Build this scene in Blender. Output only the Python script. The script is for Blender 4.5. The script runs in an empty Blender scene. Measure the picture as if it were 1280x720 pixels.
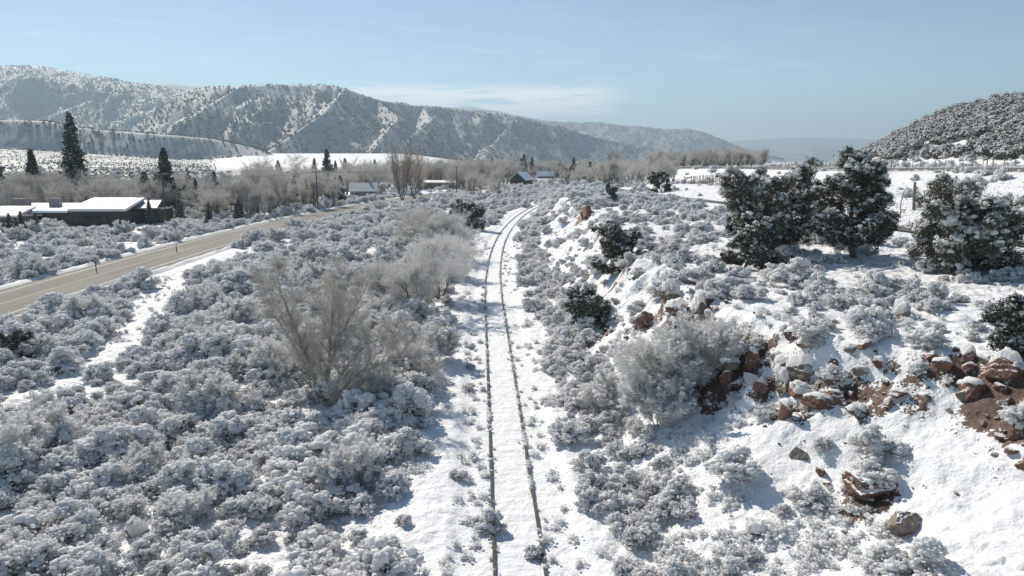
import bpy, math, random
import numpy as np
from mathutils import Vector, Matrix, Euler

SC = bpy.context.scene
COL = SC.collection
RNG = np.random.default_rng(7)
random.seed(7)

# ------------------------------------------------------------------ camera
F = 914.0                      # focal length in pixels of a 1280 wide frame
PITCH = math.atan(160.0 / F)   # horizon lies 160 px above the frame's middle
CP, SP = math.cos(PITCH), math.sin(PITCH)
CAM_H = 12.0
cam = bpy.data.cameras.new('camera')
cam.sensor_width = 36.0
cam.lens = 36.0 * F / 1280.0
cam.clip_start = 0.2
cam.clip_end = 60000
camo = bpy.data.objects.new('camera', cam)
camo.location = (0, 0, CAM_H)
camo.rotation_euler = (math.radians(90) - PITCH, 0, 0)
COL.objects.link(camo)
SC.camera = camo

def ray(u, v):
    """view direction of a photograph pixel, as x and z per metre of y"""
    a = (u - 640.0) / F; b = (360.0 - v) / F
    d = CP + b * SP
    return a / d, (b * CP - SP) / d

def project(x, y, z):
    zc = y * CP - (z - CAM_H) * SP
    zc = np.maximum(zc, 0.01)
    return 640 + F * x / zc, 360 - F * (y * SP + (z - CAM_H) * CP) / zc, zc

# ------------------------------------------------------------------ noise
def _hash(ix, iy, seed):
    n = (ix.astype(np.int64) * 374761393 + iy.astype(np.int64) * 668265263 + seed * 974634777) & 0xFFFFFFFF
    n = ((n ^ (n >> 13)) * 1274126177) & 0xFFFFFFFF
    n = (n ^ (n >> 16)) & 0xFFFFFFFF
    return n.astype(np.float64) / 4294967295.0

def vnoise(x, y, seed=0):
    fx = np.floor(x); fy = np.floor(y)
    tx = x - fx; ty = y - fy
    tx = tx * tx * tx * (tx * (tx * 6 - 15) + 10); ty = ty * ty * ty * (ty * (ty * 6 - 15) + 10)
    a = _hash(fx, fy, seed); b = _hash(fx + 1, fy, seed)
    c = _hash(fx, fy + 1, seed); d = _hash(fx + 1, fy + 1, seed)
    return (a + (b - a) * tx) * (1 - ty) + (c + (d - c) * tx) * ty

def fbm(x, y, seed=0, octv=4, gain=0.5):
    s = 0.0; amp = 1.0; tot = 0.0
    for o in range(octv):
        s = s + amp * (vnoise(x, y, seed + o * 17) - 0.5)
        tot += amp; amp *= gain
        x, y = x * 1.93 + y * 0.53 + 11.3, y * 1.93 - x * 0.53 + 5.7
    return s / tot * 2

def ridged(x, y, seed=0, octv=4, gain=0.5):
    s = 0.0; amp = 1.0; tot = 0.0
    for o in range(octv):
        s = s + amp * (1 - np.abs(2 * vnoise(x, y, seed + o * 13) - 1) * 1.0)
        tot += amp; amp *= gain
        x, y = x * 2.03 + 3.1, y * 2.03 + 7.9
    return s / tot

def sstep(a, b, x):
    t = np.clip((x - a) / (b - a), 0, 1)
    return t * t * (3 - 2 * t)

# ------------------------------------------------------------------ terrain
def track_x(y):
    y = np.asarray(y, dtype=float)
    yy = np.minimum(y, 260.0)
    return 1.09 - 0.043 * yy + 0.00075 * np.maximum(0, yy - 60) ** 2 + 0.257 * np.maximum(0, y - 260)

def road_x(y):
    y = np.asarray(y, dtype=float)
    yy = np.minimum(y, 300.0)
    return -41.5 - 0.03 * yy + 0.0008 * np.maximum(0, yy - 90) ** 2 + 0.306 * np.maximum(0, y - 300)

def trail_x(y):
    return np.interp(y, [0, 30, 51, 64, 105, 149, 200, 260, 330, 500], [40, 38, 36, 33.5, 31, 25.5, 27.5, 38, 54, 98])

RIM_Y = [0, 15, 20, 24, 28, 34, 42, 60, 94, 130, 170, 210, 250, 300, 400]
RIM_S = [20, 18.5, 17.5, 15.5, 12.0, 11.0, 10.5, 11.5, 13.5, 11.5, 8.0, 8.0, 8.5, 11, 11]
RIM_Z = [5.6, 5.6, 5.5, 5.4, 5.2, 5.1, 5.0, 5.0, 5.0, 4.8, 4.5, 3.7, 2.6, 1.2, 0.3]
TR_Z = [6.3, 6.3, 6.3, 6.3, 6.3, 6.3, 6.2, 6.1, 6.0, 5.6, 5.0, 4.2, 3.0, 1.8, 0.8]

def layer(crest, dc, df, zf, shape=1.0, back=0.25, spur=0.0, period=200.0, seed=1, flat=0):
    """a range of hills: crest = [(u, v)] of its skyline, dc / df = [(u, metres)] to its crest and foot"""
    cu = np.array([ray(u, v)[0] for u, v in crest]); cs = np.array([ray(u, v)[1] for u, v in crest])
    kd = np.array([ray(u, 200)[0] for u, d in dc]); dd = np.array([d for u, d in dc], float)
    kf = np.array([ray(u, 200)[0] for u, d in df]); ff = np.array([d for u, d in df], float)
    klo, khi = cu.min(), cu.max()
    ylo = ff.min(); yhi = dd.max() * 3.0
    def f(x, y, zbase):
        k = x / np.maximum(y, 1)
        sel = (k > klo) & (k < khi) & (y > ylo) & (y < yhi)
        outz = np.full(np.shape(x), -400.0)
        if not np.any(sel): return outz
        x = x[sel]; y = y[sel]; k = k[sel]; zf = zbase[sel]
        outz[sel] = g(x, y, k, zf)
        return outz
    def g(x, y, k, zf):
        D = np.interp(k, kd, dd); S = np.interp(k, cu, cs, left=-0.02, right=-0.02)
        S = S + 0.0009 * fbm(k * 40, k * 0, seed + 5, 3) * (1 - flat)
        Ft = np.interp(k, kf, ff)
        zc = CAM_H + D * S
        t = (y - Ft) / (D - Ft)
        tc = np.clip(t, 0, 1)
        if spur:
            n = ridged(x / period + 0.35 * y / period, y / (period * 5.0), seed, 4, 0.55) - 0.62
            m = fbm(x / (period * 0.35), y / (period * 0.5), seed + 9, 5)
            w = np.sin(np.pi * tc) ** 0.7
        z = zf + (zc - zf) * tc ** shape
        if spur:
            z = z + (zc - zf) * w * (spur * n + spur * 0.30 * m)
            z = np.minimum(z, CAM_H + y * S - (1 - tc) * 0.03 * (zc - zf))
        z = np.where(t > 1, zc - (y - D) * back, z)
        z = np.where(zc < zf + 0.5, -400, z)
        return np.where(t < 0, -400, z)
    return f

LAYERS = [
    layer([(-400, 96), (-200, 86), (0, 81), (40, 82), (90, 90), (130, 97), (165, 103), (215, 111), (260, 118), (330, 135), (420, 160), (480, 200)],
          [(-400, 3800), (480, 3600)], [(-400, 2750), (200, 2750), (480, 3200)], 0, 0.95, 0.1, 0.50, 420, 3),
    layer([(60, 125), (120, 112), (170, 103), (215, 103), (250, 107), (275, 111), (330, 122), (420, 150)],
          [(0, 5800), (500, 5800)], [(0, 4800), (500, 4800)], 0, 0.9, 0.1, 0.2, 500, 5),
    layer([(120, 199), (150, 170), (190, 142), (225, 120), (245, 112), (262, 109), (300, 107), (350, 106), (400, 107), (425, 109), (450, 118), (480, 126),
           (510, 131), (540, 134), (600, 140), (650, 147), (700, 158), (740, 170), (800, 184), (860, 194), (900, 199)],
          [(100, 2300), (300, 2250), (430, 2450), (700, 3000), (900, 3400)],
          [(100, 1900), (300, 1820), (430, 2020), (560, 2300), (700, 2720), (900, 3250)], 0, 1.05, 0.2, 0.45, 230, 11),
    layer([(560, 150), (620, 145), (670, 150), (700, 152), (750, 153), (800, 158), (830, 161), (860, 160), (880, 165), (900, 173), (930, 187), (950, 193), (980, 198)],
          [(560, 5200), (1000, 5200)], [(560, 4500), (1000, 4700)], 0, 0.9, 0.1, 0.45, 420, 21),
    layer([(440, 135), (500, 131), (560, 133), (590, 133), (615, 137), (660, 146), (710, 158), (760, 175)],
          [(400, 8000), (800, 8000)], [(400, 6400), (800, 6400)], 0, 0.9, 0.1, 0.15, 600, 27),
    layer([(-500, 140), (-100, 146), (0, 150), (60, 152), (100, 160), (200, 168), (260, 173), (300, 181), (325, 188), (345, 196), (365, 203)],
          [(-500, 1330), (365, 1330)], [(-500, 1262), (100, 1268), (365, 1300)], 0, 0.9, -0.02, 0.10, 60, 31, 0),
    layer([(800, 196), (880, 186), (915, 176), (960, 173), (1010, 172), (1060, 173), (1100, 175), (1200, 180), (1400, 175)],
          [(800, 11500), (1400, 11500)], [(800, 9500), (1400, 9500)], 0, 0.9, 0.1, 0.2, 1200, 41),
    layer([(840, 194), (900, 186), (930, 183), (970, 187), (1000, 184), (1015, 182), (1040, 185), (1075, 192), (1110, 196), (1150, 200)],
          [(800, 7200), (1200, 7200)], [(800, 6500), (1200, 6500)], 0, 0.9, 0.1, 0.4, 500, 47),
    layer([(1030, 207), (1060, 200), (1085, 190), (1108, 177), (1130, 165), (1160, 152), (1200, 138), (1240, 128), (1280, 123), (1400, 112), (1700, 95), (2400, 80)],
          [(1030, 560), (1085, 520), (1280, 400), (1700, 300), (2400, 220)],
          [(1030, 360), (1085, 320), (1180, 270), (1280, 225), (1700, 165), (2400, 135)], 0, 0.85, 0.1, 0.22, 60, 53),
]

def P3(u, v, D):
    kx, kz = ray(u, v); return np.array([kx * D, D, CAM_H + kz * D])

# side ridges that come down towards the valley: crest point, shoulder, foot as (u, v, metres); run = fall per metre sideways
SPURS = [
    ([(430, 112, 2400), (405, 141, 2060), (372, 164, 1880), (333, 192, 1640)], 0.74),
    ([(470, 126, 2550), (500, 146, 2330), (478, 170, 2080), (462, 196, 1850)], 0.74),
    ([(530, 134, 2650), (540, 150, 2480), (512, 172, 2200), (497, 197, 2000)], 0.74),
    ([(640, 146, 2900), (632, 164, 2700), (615, 182, 2520), (604, 198, 2330)], 0.60),
    ([(760, 176, 3150), (752, 186, 3020), (735, 193, 2900), (725, 199, 2800)], 0.55),
    ([(300, 108, 2250), (268, 128, 2080), (236, 148, 1930), (190, 176, 1740)], 0.74),
    ([(170, 105, 3650), (135, 118, 3400), (80, 138, 3100), (30, 160, 2900)], 0.60),
    ([(110, 93, 3700), (60, 112, 3450), (0, 122, 3200), (-60, 150, 3000)], 0.60),
    ([(215, 112, 3650), (190, 128, 3400), (140, 150, 3150), (100, 165, 2950)], 0.60),
    ([(20, 83, 3700), (-30, 100, 3400), (-90, 125, 3150), (-150, 150, 2950)], 0.60),
    ([(800, 160, 5150), (775, 172, 4900), (745, 186, 4650)], 0.5),
    ([(835, 162, 5200), (815, 174, 4950), (795, 188, 4700)], 0.5),
    ([(872, 164, 5200), (858, 176, 5000), (842, 190, 4800)], 0.5),
    ([(900, 175, 5200), (892, 184, 5050), (885, 193, 4900)], 0.5),
]
SPURS3 = [([P3(*q) for q in pts], run) for pts, run in SPURS]

def spurs(x, y):
    z = np.full(np.shape(x), -400.0)
    for pts, run in SPURS3:
        P = np.array(pts)
        lo = P.min(0) - 420; hi = P.max(0) + 420
        m = (x > lo[0]) & (x < hi[0]) & (y > lo[1]) & (y < hi[1])
        if not np.any(m): continue
        X = x[m]; Y = y[m]; sc_ = P[0][1] / 2400.0
        wob = 26 * sc_ * fbm(X / 170 / sc_, Y / 170 / sc_, 441, 3)
        gul = ridged(X / 55 / sc_, Y / 230 / sc_, 447, 3) - 0.5
        best = np.full(X.shape, -400.0)
        for a, b in zip(P[:-1], P[1:]):
            ab = b[:2] - a[:2]; t = np.clip(((X - a[0]) * ab[0] + (Y - a[1]) * ab[1]) / (ab @ ab), 0, 1)
            d = np.hypot(X - a[0] - t * ab[0], Y - a[1] - t * ab[1])
            d = np.abs(d + wob * np.clip(d / 60, 0, 1))
            best = np.maximum(best, a[2] * (1 - t) + b[2] * t - run * np.maximum(d - 3, 0) + np.clip(d / 50, 0, 1) * gul * 14 * sc_)
        z[m] = np.maximum(z[m], best)
    return z

def base_height(x, y):
    xt = track_x(y); s = x - xt
    k = x / np.maximum(y, 1)
    und = fbm(x / 14, y / 14, 61, 3)
    # valley floor, rising far to the left
    lft = np.interp(k, [-0.69, -0.58, -0.44, -0.36, -0.2, 0.02], [1.12, 0.85, 0.42, 0.40, 0.25, 0])
    z = np.interp(y, [0, 500, 900, 1150, 1450, 3000, 12000], [0, 0, 13, 26, 30, 34, 40]) * lft
    fieldz = np.interp(y, [0, 600, 800, 1500, 1700], [0, 0, 3, 25, 25])
    fm = sstep(-0.45, -0.345, k) * sstep(-0.01, -0.17, k)
    z = np.where(fm > 0.001, z * (1 - fm) + fieldz * fm, z)
    # left side of the line
    wl = sstep(3.0, 7.0, -s)
    z = z + wl * (-0.35 + 0.45 * und) * sstep(900, 200, y)
    # little ditch and bump right of the line, then the cut bank and the shelf above it
    rs = np.interp(y, RIM_Y, RIM_S); rz = np.interp(y, RIM_Y, RIM_Z); tz = np.interp(y, RIM_Y, TR_Z)
    jag = 1.3 * fbm(x / 3.5, y / 3.5, 71, 3) + 0.8 * fbm(x / 9, y / 9, 72, 2)
    near = sstep(220, 120, y)
    s2 = s + jag * sstep(5, 9, s) * near
    toe = np.interp(y, [0, 120, 170], [4.8, 4.8, 3.6])
    t = np.clip((s2 - toe) / (rs - toe), 0, 1)
    crag = sstep(0.42, 0.62, vnoise(y / 4.5, x * 0 + 3.3, 77) * 0.6 + vnoise(x / 6, y / 6, 78) * 0.4)
    st = 0.20 * (crag * sstep(0.80, 0.92, t) + (1 - crag) * np.clip((t - 0.5) / 0.5, 0, 1))
    bank = rz * (0.80 * t ** 1.15 + st)
    tx = trail_x(y)
    tt = np.clip((s - rs) / np.maximum(tx - xt - rs, 1), 0, 1)
    shelf = rz + (tz - rz) * tt + 0.22 * und * np.minimum(1, 4 * tt * (1 - tt) + 0.1)
    r = np.where(s2 > rs, shelf, bank)
    a = np.clip((x - tx - 2.5) / 12.0, 0, 1)
    hz = np.interp(y, [0, 140, 170, 300, 600, 1500], [10.6, 9.9, 9.4, 8.6, 5.0, 1.0])
    r2 = tz + (0.2 * hz - 0.6) * a * np.interp(y, [0, 170, 400], [1, 1, 0.3])
    b = sstep(66, 84, x)
    r2 = r2 * (1 - b) + hz * b
    r = np.where(x > tx + 2.5, np.maximum(r2, 0), r)
    right = sstep(2.4, 5.0, s)
    z = z + right * (r - 0.0)
    # road bed on the left, trail bed on the right
    rx = road_x(y)
    w = sstep(9.5, 6.3, np.abs(x - rx)) * sstep(640, 560, y)
    z = z * (1 - w) + (-0.10) * w
    w = sstep(2.6, 1.7, np.abs(x - tx)) * sstep(330, 280, y)
    z = z * (1 - w) + (tz - 0.05) * w
    w = sstep(104, 102, x) * sstep(85, 87, x) * sstep(900, 700, y)
    z = z * (1 - w) + (hz - 0.12) * w
    # the line's own bed
    bed = sstep(2.4, 1.6, np.abs(s))
    z = z * (1 - bed) + (-0.16) * bed
    return z

def height(x, y, detail=True):
    x = np.asarray(x, float); y = np.asarray(y, float)
    z = base_height(x, y)
    zb = z
    if np.max(y) > 110:
        for L in LAYERS:
            z = np.maximum(z, L(x, y, zb))
        sp = spurs(x, y)
        z = np.where(sp > z - 6, np.maximum(z, sp) + 1.5 * np.clip((sp - z + 6) / 6, 0, 1) * 0, z)
    if detail and np.min(y) < 310:
        s = x - track_x(y)
        n = sstep(300, 60, y)
        off = sstep(1.2, 3.0, np.abs(s))
        rd = sstep(6.3, 7.5, np.abs(x - road_x(y))) * sstep(1.8, 2.3, np.abs(x - trail_x(y)))
        z = z + n * off * rd * (0.16 * fbm(x / 1.6, y / 1.6, 81, 3) + 0.05 * fbm(x / 0.35, y / 0.35, 85, 2))
        pil = sstep(1.0, 4.0, s) * sstep(0.15, 0.6, fbm(x / 0.45, y / 0.45, 87, 2)) * (0.015 + 0.11 * sstep(0.0, 0.6, fbm(x / 4, y / 4, 89, 2)))
        z = z + n * rd * pil
        # snow ripples over the hidden sleepers and softer hollows between them
        z = z + sstep(150, 60, y) * sstep(1.5, 1.2, np.abs(s)) * 0.004 * np.sin(y * 2 * math.pi / 0.6)
        z = z + sstep(200, 60, y) * sstep(2.6, 1.0, np.abs(s)) * 0.035 * fbm(x / 0.7, y / 0.7, 88, 3)
    return z

def hgt(x, y):
    return float(height(np.array([x]), np.array([y]))[0])

def ground_hit(u, v):
    """where a line of sight first meets the ground"""
    kx, kz = ray(u, v)
    Y = np.exp(np.linspace(math.log(12), math.log(9000), 6000))
    z = CAM_H + kz * Y
    h = height(kx * Y, Y)
    i = np.argmax(h >= z)
    if h[i] < z[i]: i = len(Y) - 1
    return kx * Y[i], Y[i], h[i]

def at_depth(u, Y):
    kx, _ = ray(u, 200 + F * 12 / Y * 0.9)
    return kx * Y, Y, hgt(kx * Y, Y)

# ------------------------------------------------------------------ materials
def mat(name):
    m = bpy.data.materials.new(name); m.use_nodes = True
    nt = m.node_tree; nt.nodes.clear()
    out = nt.nodes.new('ShaderNodeOutputMaterial')
    b = nt.nodes.new('ShaderNodeBsdfPrincipled')
    nt.links.new(b.outputs[0], out.inputs[0])
    return m, nt, b, out

def N(nt, t, **kw):
    n = nt.nodes.new(t)
    for k, v in kw.items(): setattr(n, k, v)
    return n

def val(nt, sock, v):
    if isinstance(v, (int, float, tuple, list)): sock.default_value = v
    else: nt.links.new(v, sock)

def mth(nt, op, a, b=0.0, c=None, clamp=False):
    n = N(nt, 'ShaderNodeMath', operation=op); n.use_clamp = clamp
    val(nt, n.inputs[0], a); val(nt, n.inputs[1], b)
    if c is not None: val(nt, n.inputs[2], c)
    return n.outputs[0]

def mixc(nt, f, a, b):
    n = N(nt, 'ShaderNodeMix', data_type='RGBA')
    val(nt, n.inputs[0], f)
    val(nt, n.inputs[6], a if not isinstance(a, tuple) else (*a, 1)[:4])
    val(nt, n.inputs[7], b if not isinstance(b, tuple) else (*b, 1)[:4])
    return n.outputs[2]

def ramp(nt, f, a, b):
    n = N(nt, 'ShaderNodeMapRange', interpolation_type='SMOOTHSTEP')
    val(nt, n.inputs[0], f); n.inputs[1].default_value = a; n.inputs[2].default_value = b
    return n.outputs[0]

def noise(nt, scale, detail=3, vec=None, rough=0.55):
    n = N(nt, 'ShaderNodeTexNoise'); n.inputs['Scale'].default_value = scale
    n.inputs['Detail'].default_value = detail; n.inputs['Roughness'].default_value = rough
    if vec is not None: nt.links.new(vec, n.inputs['Vector'])
    return n.outputs[0]

SNOW = (0.95, 0.95, 0.955)

def bump(nt, b, h, dist, strength=1.0):
    n = N(nt, 'ShaderNodeBump'); n.inputs['Distance'].default_value = dist; n.inputs['Strength'].default_value = strength
    nt.links.new(h, n.inputs['Height']); nt.links.new(n.outputs[0], b.inputs['Normal'])

def plain(name, col, rough=0.8, var=0.25, scale=3.0, snow=None, bmp=0.0, metal=0.0, through=0.0):
    """a base colour broken up by noise; snow=(lo, hi) lays snow on faces whose normal z passes lo..hi"""
    m, nt, b, out = mat(name)
    geo = N(nt, 'ShaderNodeNewGeometry'); tc = N(nt, 'ShaderNodeTexCoord')
    nz = noise(nt, scale, 4, tc.outputs['Object'])
    dark = tuple(c * (1 - var) for c in col); lite = tuple(min(1, c * (1 + var)) for c in col)
    c = mixc(nt, nz, dark, lite)
    oi = N(nt, 'ShaderNodeObjectInfo')
    rv = mth(nt, 'MULTIPLY_ADD', oi.outputs['Random'], 0.3, 0.85)
    hs = N(nt, 'ShaderNodeHueSaturation'); nt.links.new(c, hs.inputs['Color']); nt.links.new(rv, hs.inputs['Value'])
    c = hs.outputs[0]
    if snow:
        sx = N(nt, 'ShaderNodeSeparateXYZ'); nt.links.new(geo.outputs['Normal'], sx.inputs[0])
        n2 = noise(nt, scale * 2.3, 2, tc.outputs['Object'])
        f = ramp(nt, mth(nt, 'ADD', sx.outputs[2], mth(nt, 'MULTIPLY_ADD', n2, 0.8, -0.4)), snow[0], snow[1])
        c = mixc(nt, f, c, SNOW)
    nt.links.new(c, b.inputs['Base Color'])
    b.inputs['Roughness'].default_value = rough; b.inputs['Metallic'].default_value = metal
    if bmp: bump(nt, b, noise(nt, scale * 4, 4, tc.outputs['Object']), bmp)
    if through:      # thin frosted or snowy matter lets light through
        tl = N(nt, 'ShaderNodeBsdfTranslucent'); nt.links.new(c, tl.inputs[0])
        mx = N(nt, 'ShaderNodeMixShader'); mx.inputs[0].default_value = through
        nt.links.new(b.outputs[0], mx.inputs[1]); nt.links.new(tl.outputs[0], mx.inputs[2]); nt.links.new(mx.outputs[0], out.inputs[0])
    return m

M = {}
M['twig'] = plain('brown_twig', (0.15, 0.125, 0.10), snow=(0.1, 0.6), scale=9)
M['sage'] = plain('grey_sage_leaf', (0.38, 0.36, 0.32), snow=(-0.35, 0.45), scale=9, through=0.45)
M['frosted'] = plain('frosted_twig', (0.66, 0.645, 0.61), snow=(-0.7, 0.4), scale=6, through=0.5)
M['bark'] = plain('grey_bark', (0.15, 0.13, 0.11), snow=(0.5, 1.0), scale=5)
M['barktan'] = plain('tan_bark', (0.33, 0.29, 0.235), snow=(0.5, 1.0), scale=5)
M['finetwig'] = plain('fine_tan_twig', (0.60, 0.57, 0.52), snow=(-0.4, 0.7), scale=5, through=0.5)
M['juniper'] = plain('juniper_needle', (0.065, 0.070, 0.045), snow=(0.55, 1.0), scale=3, var=0.4)
M['spruce'] = plain('spruce_needle', (0.055, 0.065, 0.05), snow=(0.5, 1.1), scale=2, var=0.3)
M['tantwig'] = plain('tan_twig', (0.56, 0.535, 0.49), snow=(0.0, 0.9), scale=5, through=0.4)
M['redtwig'] = plain('reddish_twig', (0.52, 0.44, 0.37), snow=(0.0, 1.0), scale=3, through=0.35)
M['rock'] = plain('red_sandstone', (0.20, 0.108, 0.078), snow=(0.60, 0.85), scale=3.0, var=0.55, bmp=0.10)
M['tanrock'] = plain('tan_sandstone', (0.25, 0.205, 0.16), snow=(0.8, 1.0), scale=3.0, var=0.5, bmp=0.10)
M['snowclump'] = None
def snow_mat():
    m, nt, b, out = mat('clumped_snow')
    b.inputs['Base Color'].default_value = (*SNOW, 1); b.inputs['Roughness'].default_value = 0.7
    tc = N(nt, 'ShaderNodeTexCoord')
    bump(nt, b, noise(nt, 14, 3, tc.outputs['Object']), 0.05)
    tl = N(nt, 'ShaderNodeBsdfTranslucent'); tl.inputs[0].default_value = (*SNOW, 1)
    mx = N(nt, 'ShaderNodeMixShader'); mx.inputs[0].default_value = 0.50
    nt.links.new(b.outputs[0], mx.inputs[1]); nt.links.new(tl.outputs[0], mx.inputs[2]); nt.links.new(mx.outputs[0], out.inputs[0])
    return m
M['snowclump'] = snow_mat()
M['rail'] = plain('rusty_rail_steel', (0.055, 0.047, 0.042), rough=0.6, scale=2, var=0.4, snow=None, metal=0.3)
M['wood'] = plain('weathered_post_wood', (0.17, 0.14, 0.11), scale=4, snow=(0.8, 1.1))
M['darkwood'] = plain('dark_pole_wood', (0.085, 0.07, 0.055), scale=2)
M['wire'] = plain('grey_wire', (0.30, 0.30, 0.30), scale=1, var=0.05)
M['wall'] = plain('dark_stained_siding', (0.085, 0.082, 0.08), scale=1.5)
M['wallgrey'] = plain('grey_plaster', (0.20, 0.20, 0.21), scale=1.5, var=0.1)
M['walltan'] = plain('tan_siding', (0.22, 0.19, 0.16), scale=1.5, var=0.1)
M['roofsnow'] = plain('roof_snow', (0.86, 0.87, 0.89), rough=0.7, scale=0.4, var=0.03)
M['roofgrey'] = plain('grey_roof_and_shaded_snow', (0.45, 0.47, 0.50), rough=0.6, scale=0.8, var=0.2)  # grey wing roof; on the road bend house, shaded snow put into the colour
M['glass'] = plain('dark_window_glass', (0.02, 0.025, 0.03), rough=0.1, scale=1)
M['carpaint'] = plain('dark_car_paint', (0.02, 0.022, 0.026), rough=0.25, scale=1, var=0.1)
M['tyre'] = plain('tyre_rubber', (0.02, 0.02, 0.02), scale=4)
M['steel'] = plain('galvanised_steel', (0.09, 0.08, 0.07), rough=0.5, scale=2, metal=0.3)
M['whitepaint'] = plain('white_road_paint', (0.62, 0.60, 0.55), scale=0.7, var=0.12)
M['yellowpaint'] = plain('worn_yellow_paint', (0.42, 0.36, 0.22), scale=0.7, var=0.2)
M['plow'] = plain('ploughed_snow', (0.74, 0.74, 0.74), scale=1.5, var=0.12)
M['reflector'] = plain('white_plastic', (0.6, 0.6, 0.6), scale=2, var=0.05)

def asphalt():
    m, nt, b, out = mat('dry_sanded_asphalt')
    tc = N(nt, 'ShaderNodeTexCoord')
    mp = N(nt, 'ShaderNodeMapping'); mp.inputs['Scale'].default_value = (1, 0.06, 1)
    nt.links.new(tc.outputs['Object'], mp.inputs[0])
    a = noise(nt, 1.1, 3, mp.outputs[0]); f = noise(nt, 9, 4, tc.outputs['Object'])
    c = mixc(nt, ramp(nt, a, 0.35, 0.65), (0.135, 0.125, 0.11), (0.195, 0.183, 0.162))
    c = mixc(nt, mth(nt, 'MULTIPLY', f, 0.35), c, (0.10, 0.09, 0.08))
    nt.links.new(c, b.inputs['Base Color']); b.inputs['Roughness'].default_value = 0.85
    return m
M['asphalt'] = asphalt()

def ground_mat():
    m, nt, b, out = mat('snow_covered_ground')
    tc = N(nt, 'ShaderNodeTexCoord'); P = tc.outputs['Object']
    at = N(nt, 'ShaderNodeAttribute', attribute_name='dirt')
    av = N(nt, 'ShaderNodeAttribute', attribute_name='veg')
    al = N(nt, 'ShaderNodeAttribute', attribute_name='litter')
    big = noise(nt, 0.25, 4, P); mid = noise(nt, 2.2, 5, P, 0.6); fine = noise(nt, 11, 4, P, 0.6)
    c = mixc(nt, big, (0.78, 0.79, 0.815), (0.84, 0.84, 0.845))
    # dead grass and twigs poking through
    lit = ramp(nt, mth(nt, 'ADD', mth(nt, 'MULTIPLY', fine, 0.7), mth(nt, 'MULTIPLY', mid, 0.5)), 0.64, 0.74)
    lit = mth(nt, 'MULTIPLY', lit, al.outputs['Fac'])
    c = mixc(nt, mth(nt, 'MULTIPLY', lit, 0.8), c, (0.22, 0.19, 0.15))
    # red earth where the cut is too steep or too fresh to hold snow
    d = ramp(nt, mth(nt, 'ADD', at.outputs['Fac'], mth(nt, 'ADD', mth(nt, 'MULTIPLY_ADD', mid, 1.3, -0.65), mth(nt, 'MULTIPLY_ADD', fine, 1.0, -0.5))), 0.44, 0.54)
    red = mixc(nt, ramp(nt, fine, 0.35, 0.65), (0.055, 0.033, 0.026), (0.14, 0.08, 0.062))
    c = mixc(nt, d, c, red)
    # low winter scrub greying the valley snow
    asb = N(nt, 'ShaderNodeAttribute', attribute_name='scrub')
    mp = N(nt, 'ShaderNodeMapping'); mp.inputs['Scale'].default_value = (0.5, 0.22, 1); nt.links.new(P, mp.inputs[0])
    sn = noise(nt, 0.05, 6, mp.outputs[0], 0.7); sf = noise(nt, 0.9, 3, P, 0.7)
    sb = ramp(nt, mth(nt, 'ADD', sn, mth(nt, 'MULTIPLY_ADD', sf, 0.5, -0.25)), 0.33, 0.52)
    c = mixc(nt, mth(nt, 'MULTIPLY', sb, asb.outputs['Fac']), c, (0.15, 0.145, 0.135))
    # far slopes: stipple of dark woodland and scrub
    v1 = N(nt, 'ShaderNodeTexVoronoi'); v1.inputs['Scale'].default_value = 0.085
    nt.links.new(P, v1.inputs['Vector'])
    vn = noise(nt, 0.012, 5, P, 0.6)
    thr = mth(nt, 'ADD', v1.outputs['Distance'], mth(nt, 'MULTIPLY', vn, -0.55))
    st = ramp(nt, thr, 0.28, 0.02)
    c = mixc(nt, mth(nt, 'MULTIPLY', av.outputs['Fac'], mth(nt, 'MULTIPLY_ADD', noise(nt, 0.006, 5, P, 0.65), 0.75, 0.33), clamp=True), c, (0.21, 0.22, 0.225))
    st = mth(nt, 'MULTIPLY', st, av.outputs['Fac'])
    c = mixc(nt, mth(nt, 'MULTIPLY', st, 0.6), c, (0.22, 0.225, 0.215))
    nt.links.new(c, b.inputs['Base Color'])
    b.inputs['Roughness'].default_value = 0.75
    h = mth(nt, 'ADD', mth(nt, 'MULTIPLY', mid, 0.16), mth(nt, 'MULTIPLY', fine, 0.035))
    bump(nt, b, h, 1.0, 0.75)
    nb = [n for n in nt.nodes if n.type == 'BUMP'][0]
    nt.links.new(mth(nt, 'MULTIPLY_ADD', N(nt, 'ShaderNodeAttribute', attribute_name='near').outputs['Fac'], 0.65, 0.1), nb.inputs['Strength'])
    return m
M['ground'] = ground_mat()

# ------------------------------------------------------------------ mesh helpers
def link(o): COL.objects.link(o); return o

def tag(o, label=None, cat=None, group=None, kind=None):
    if label: o['label'] = label
    if cat: o['category'] = cat
    if group: o['group'] = group
    if kind: o['kind'] = kind
    return o

def empty(name, loc, rz=0.0, sc=1.0):
    o = bpy.data.objects.new(name, None); link(o)
    o.location = loc; o.rotation_euler = (0, 0, rz); o.scale = (sc, sc, sc)
    o.empty_display_size = 0.3
    return o

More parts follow.
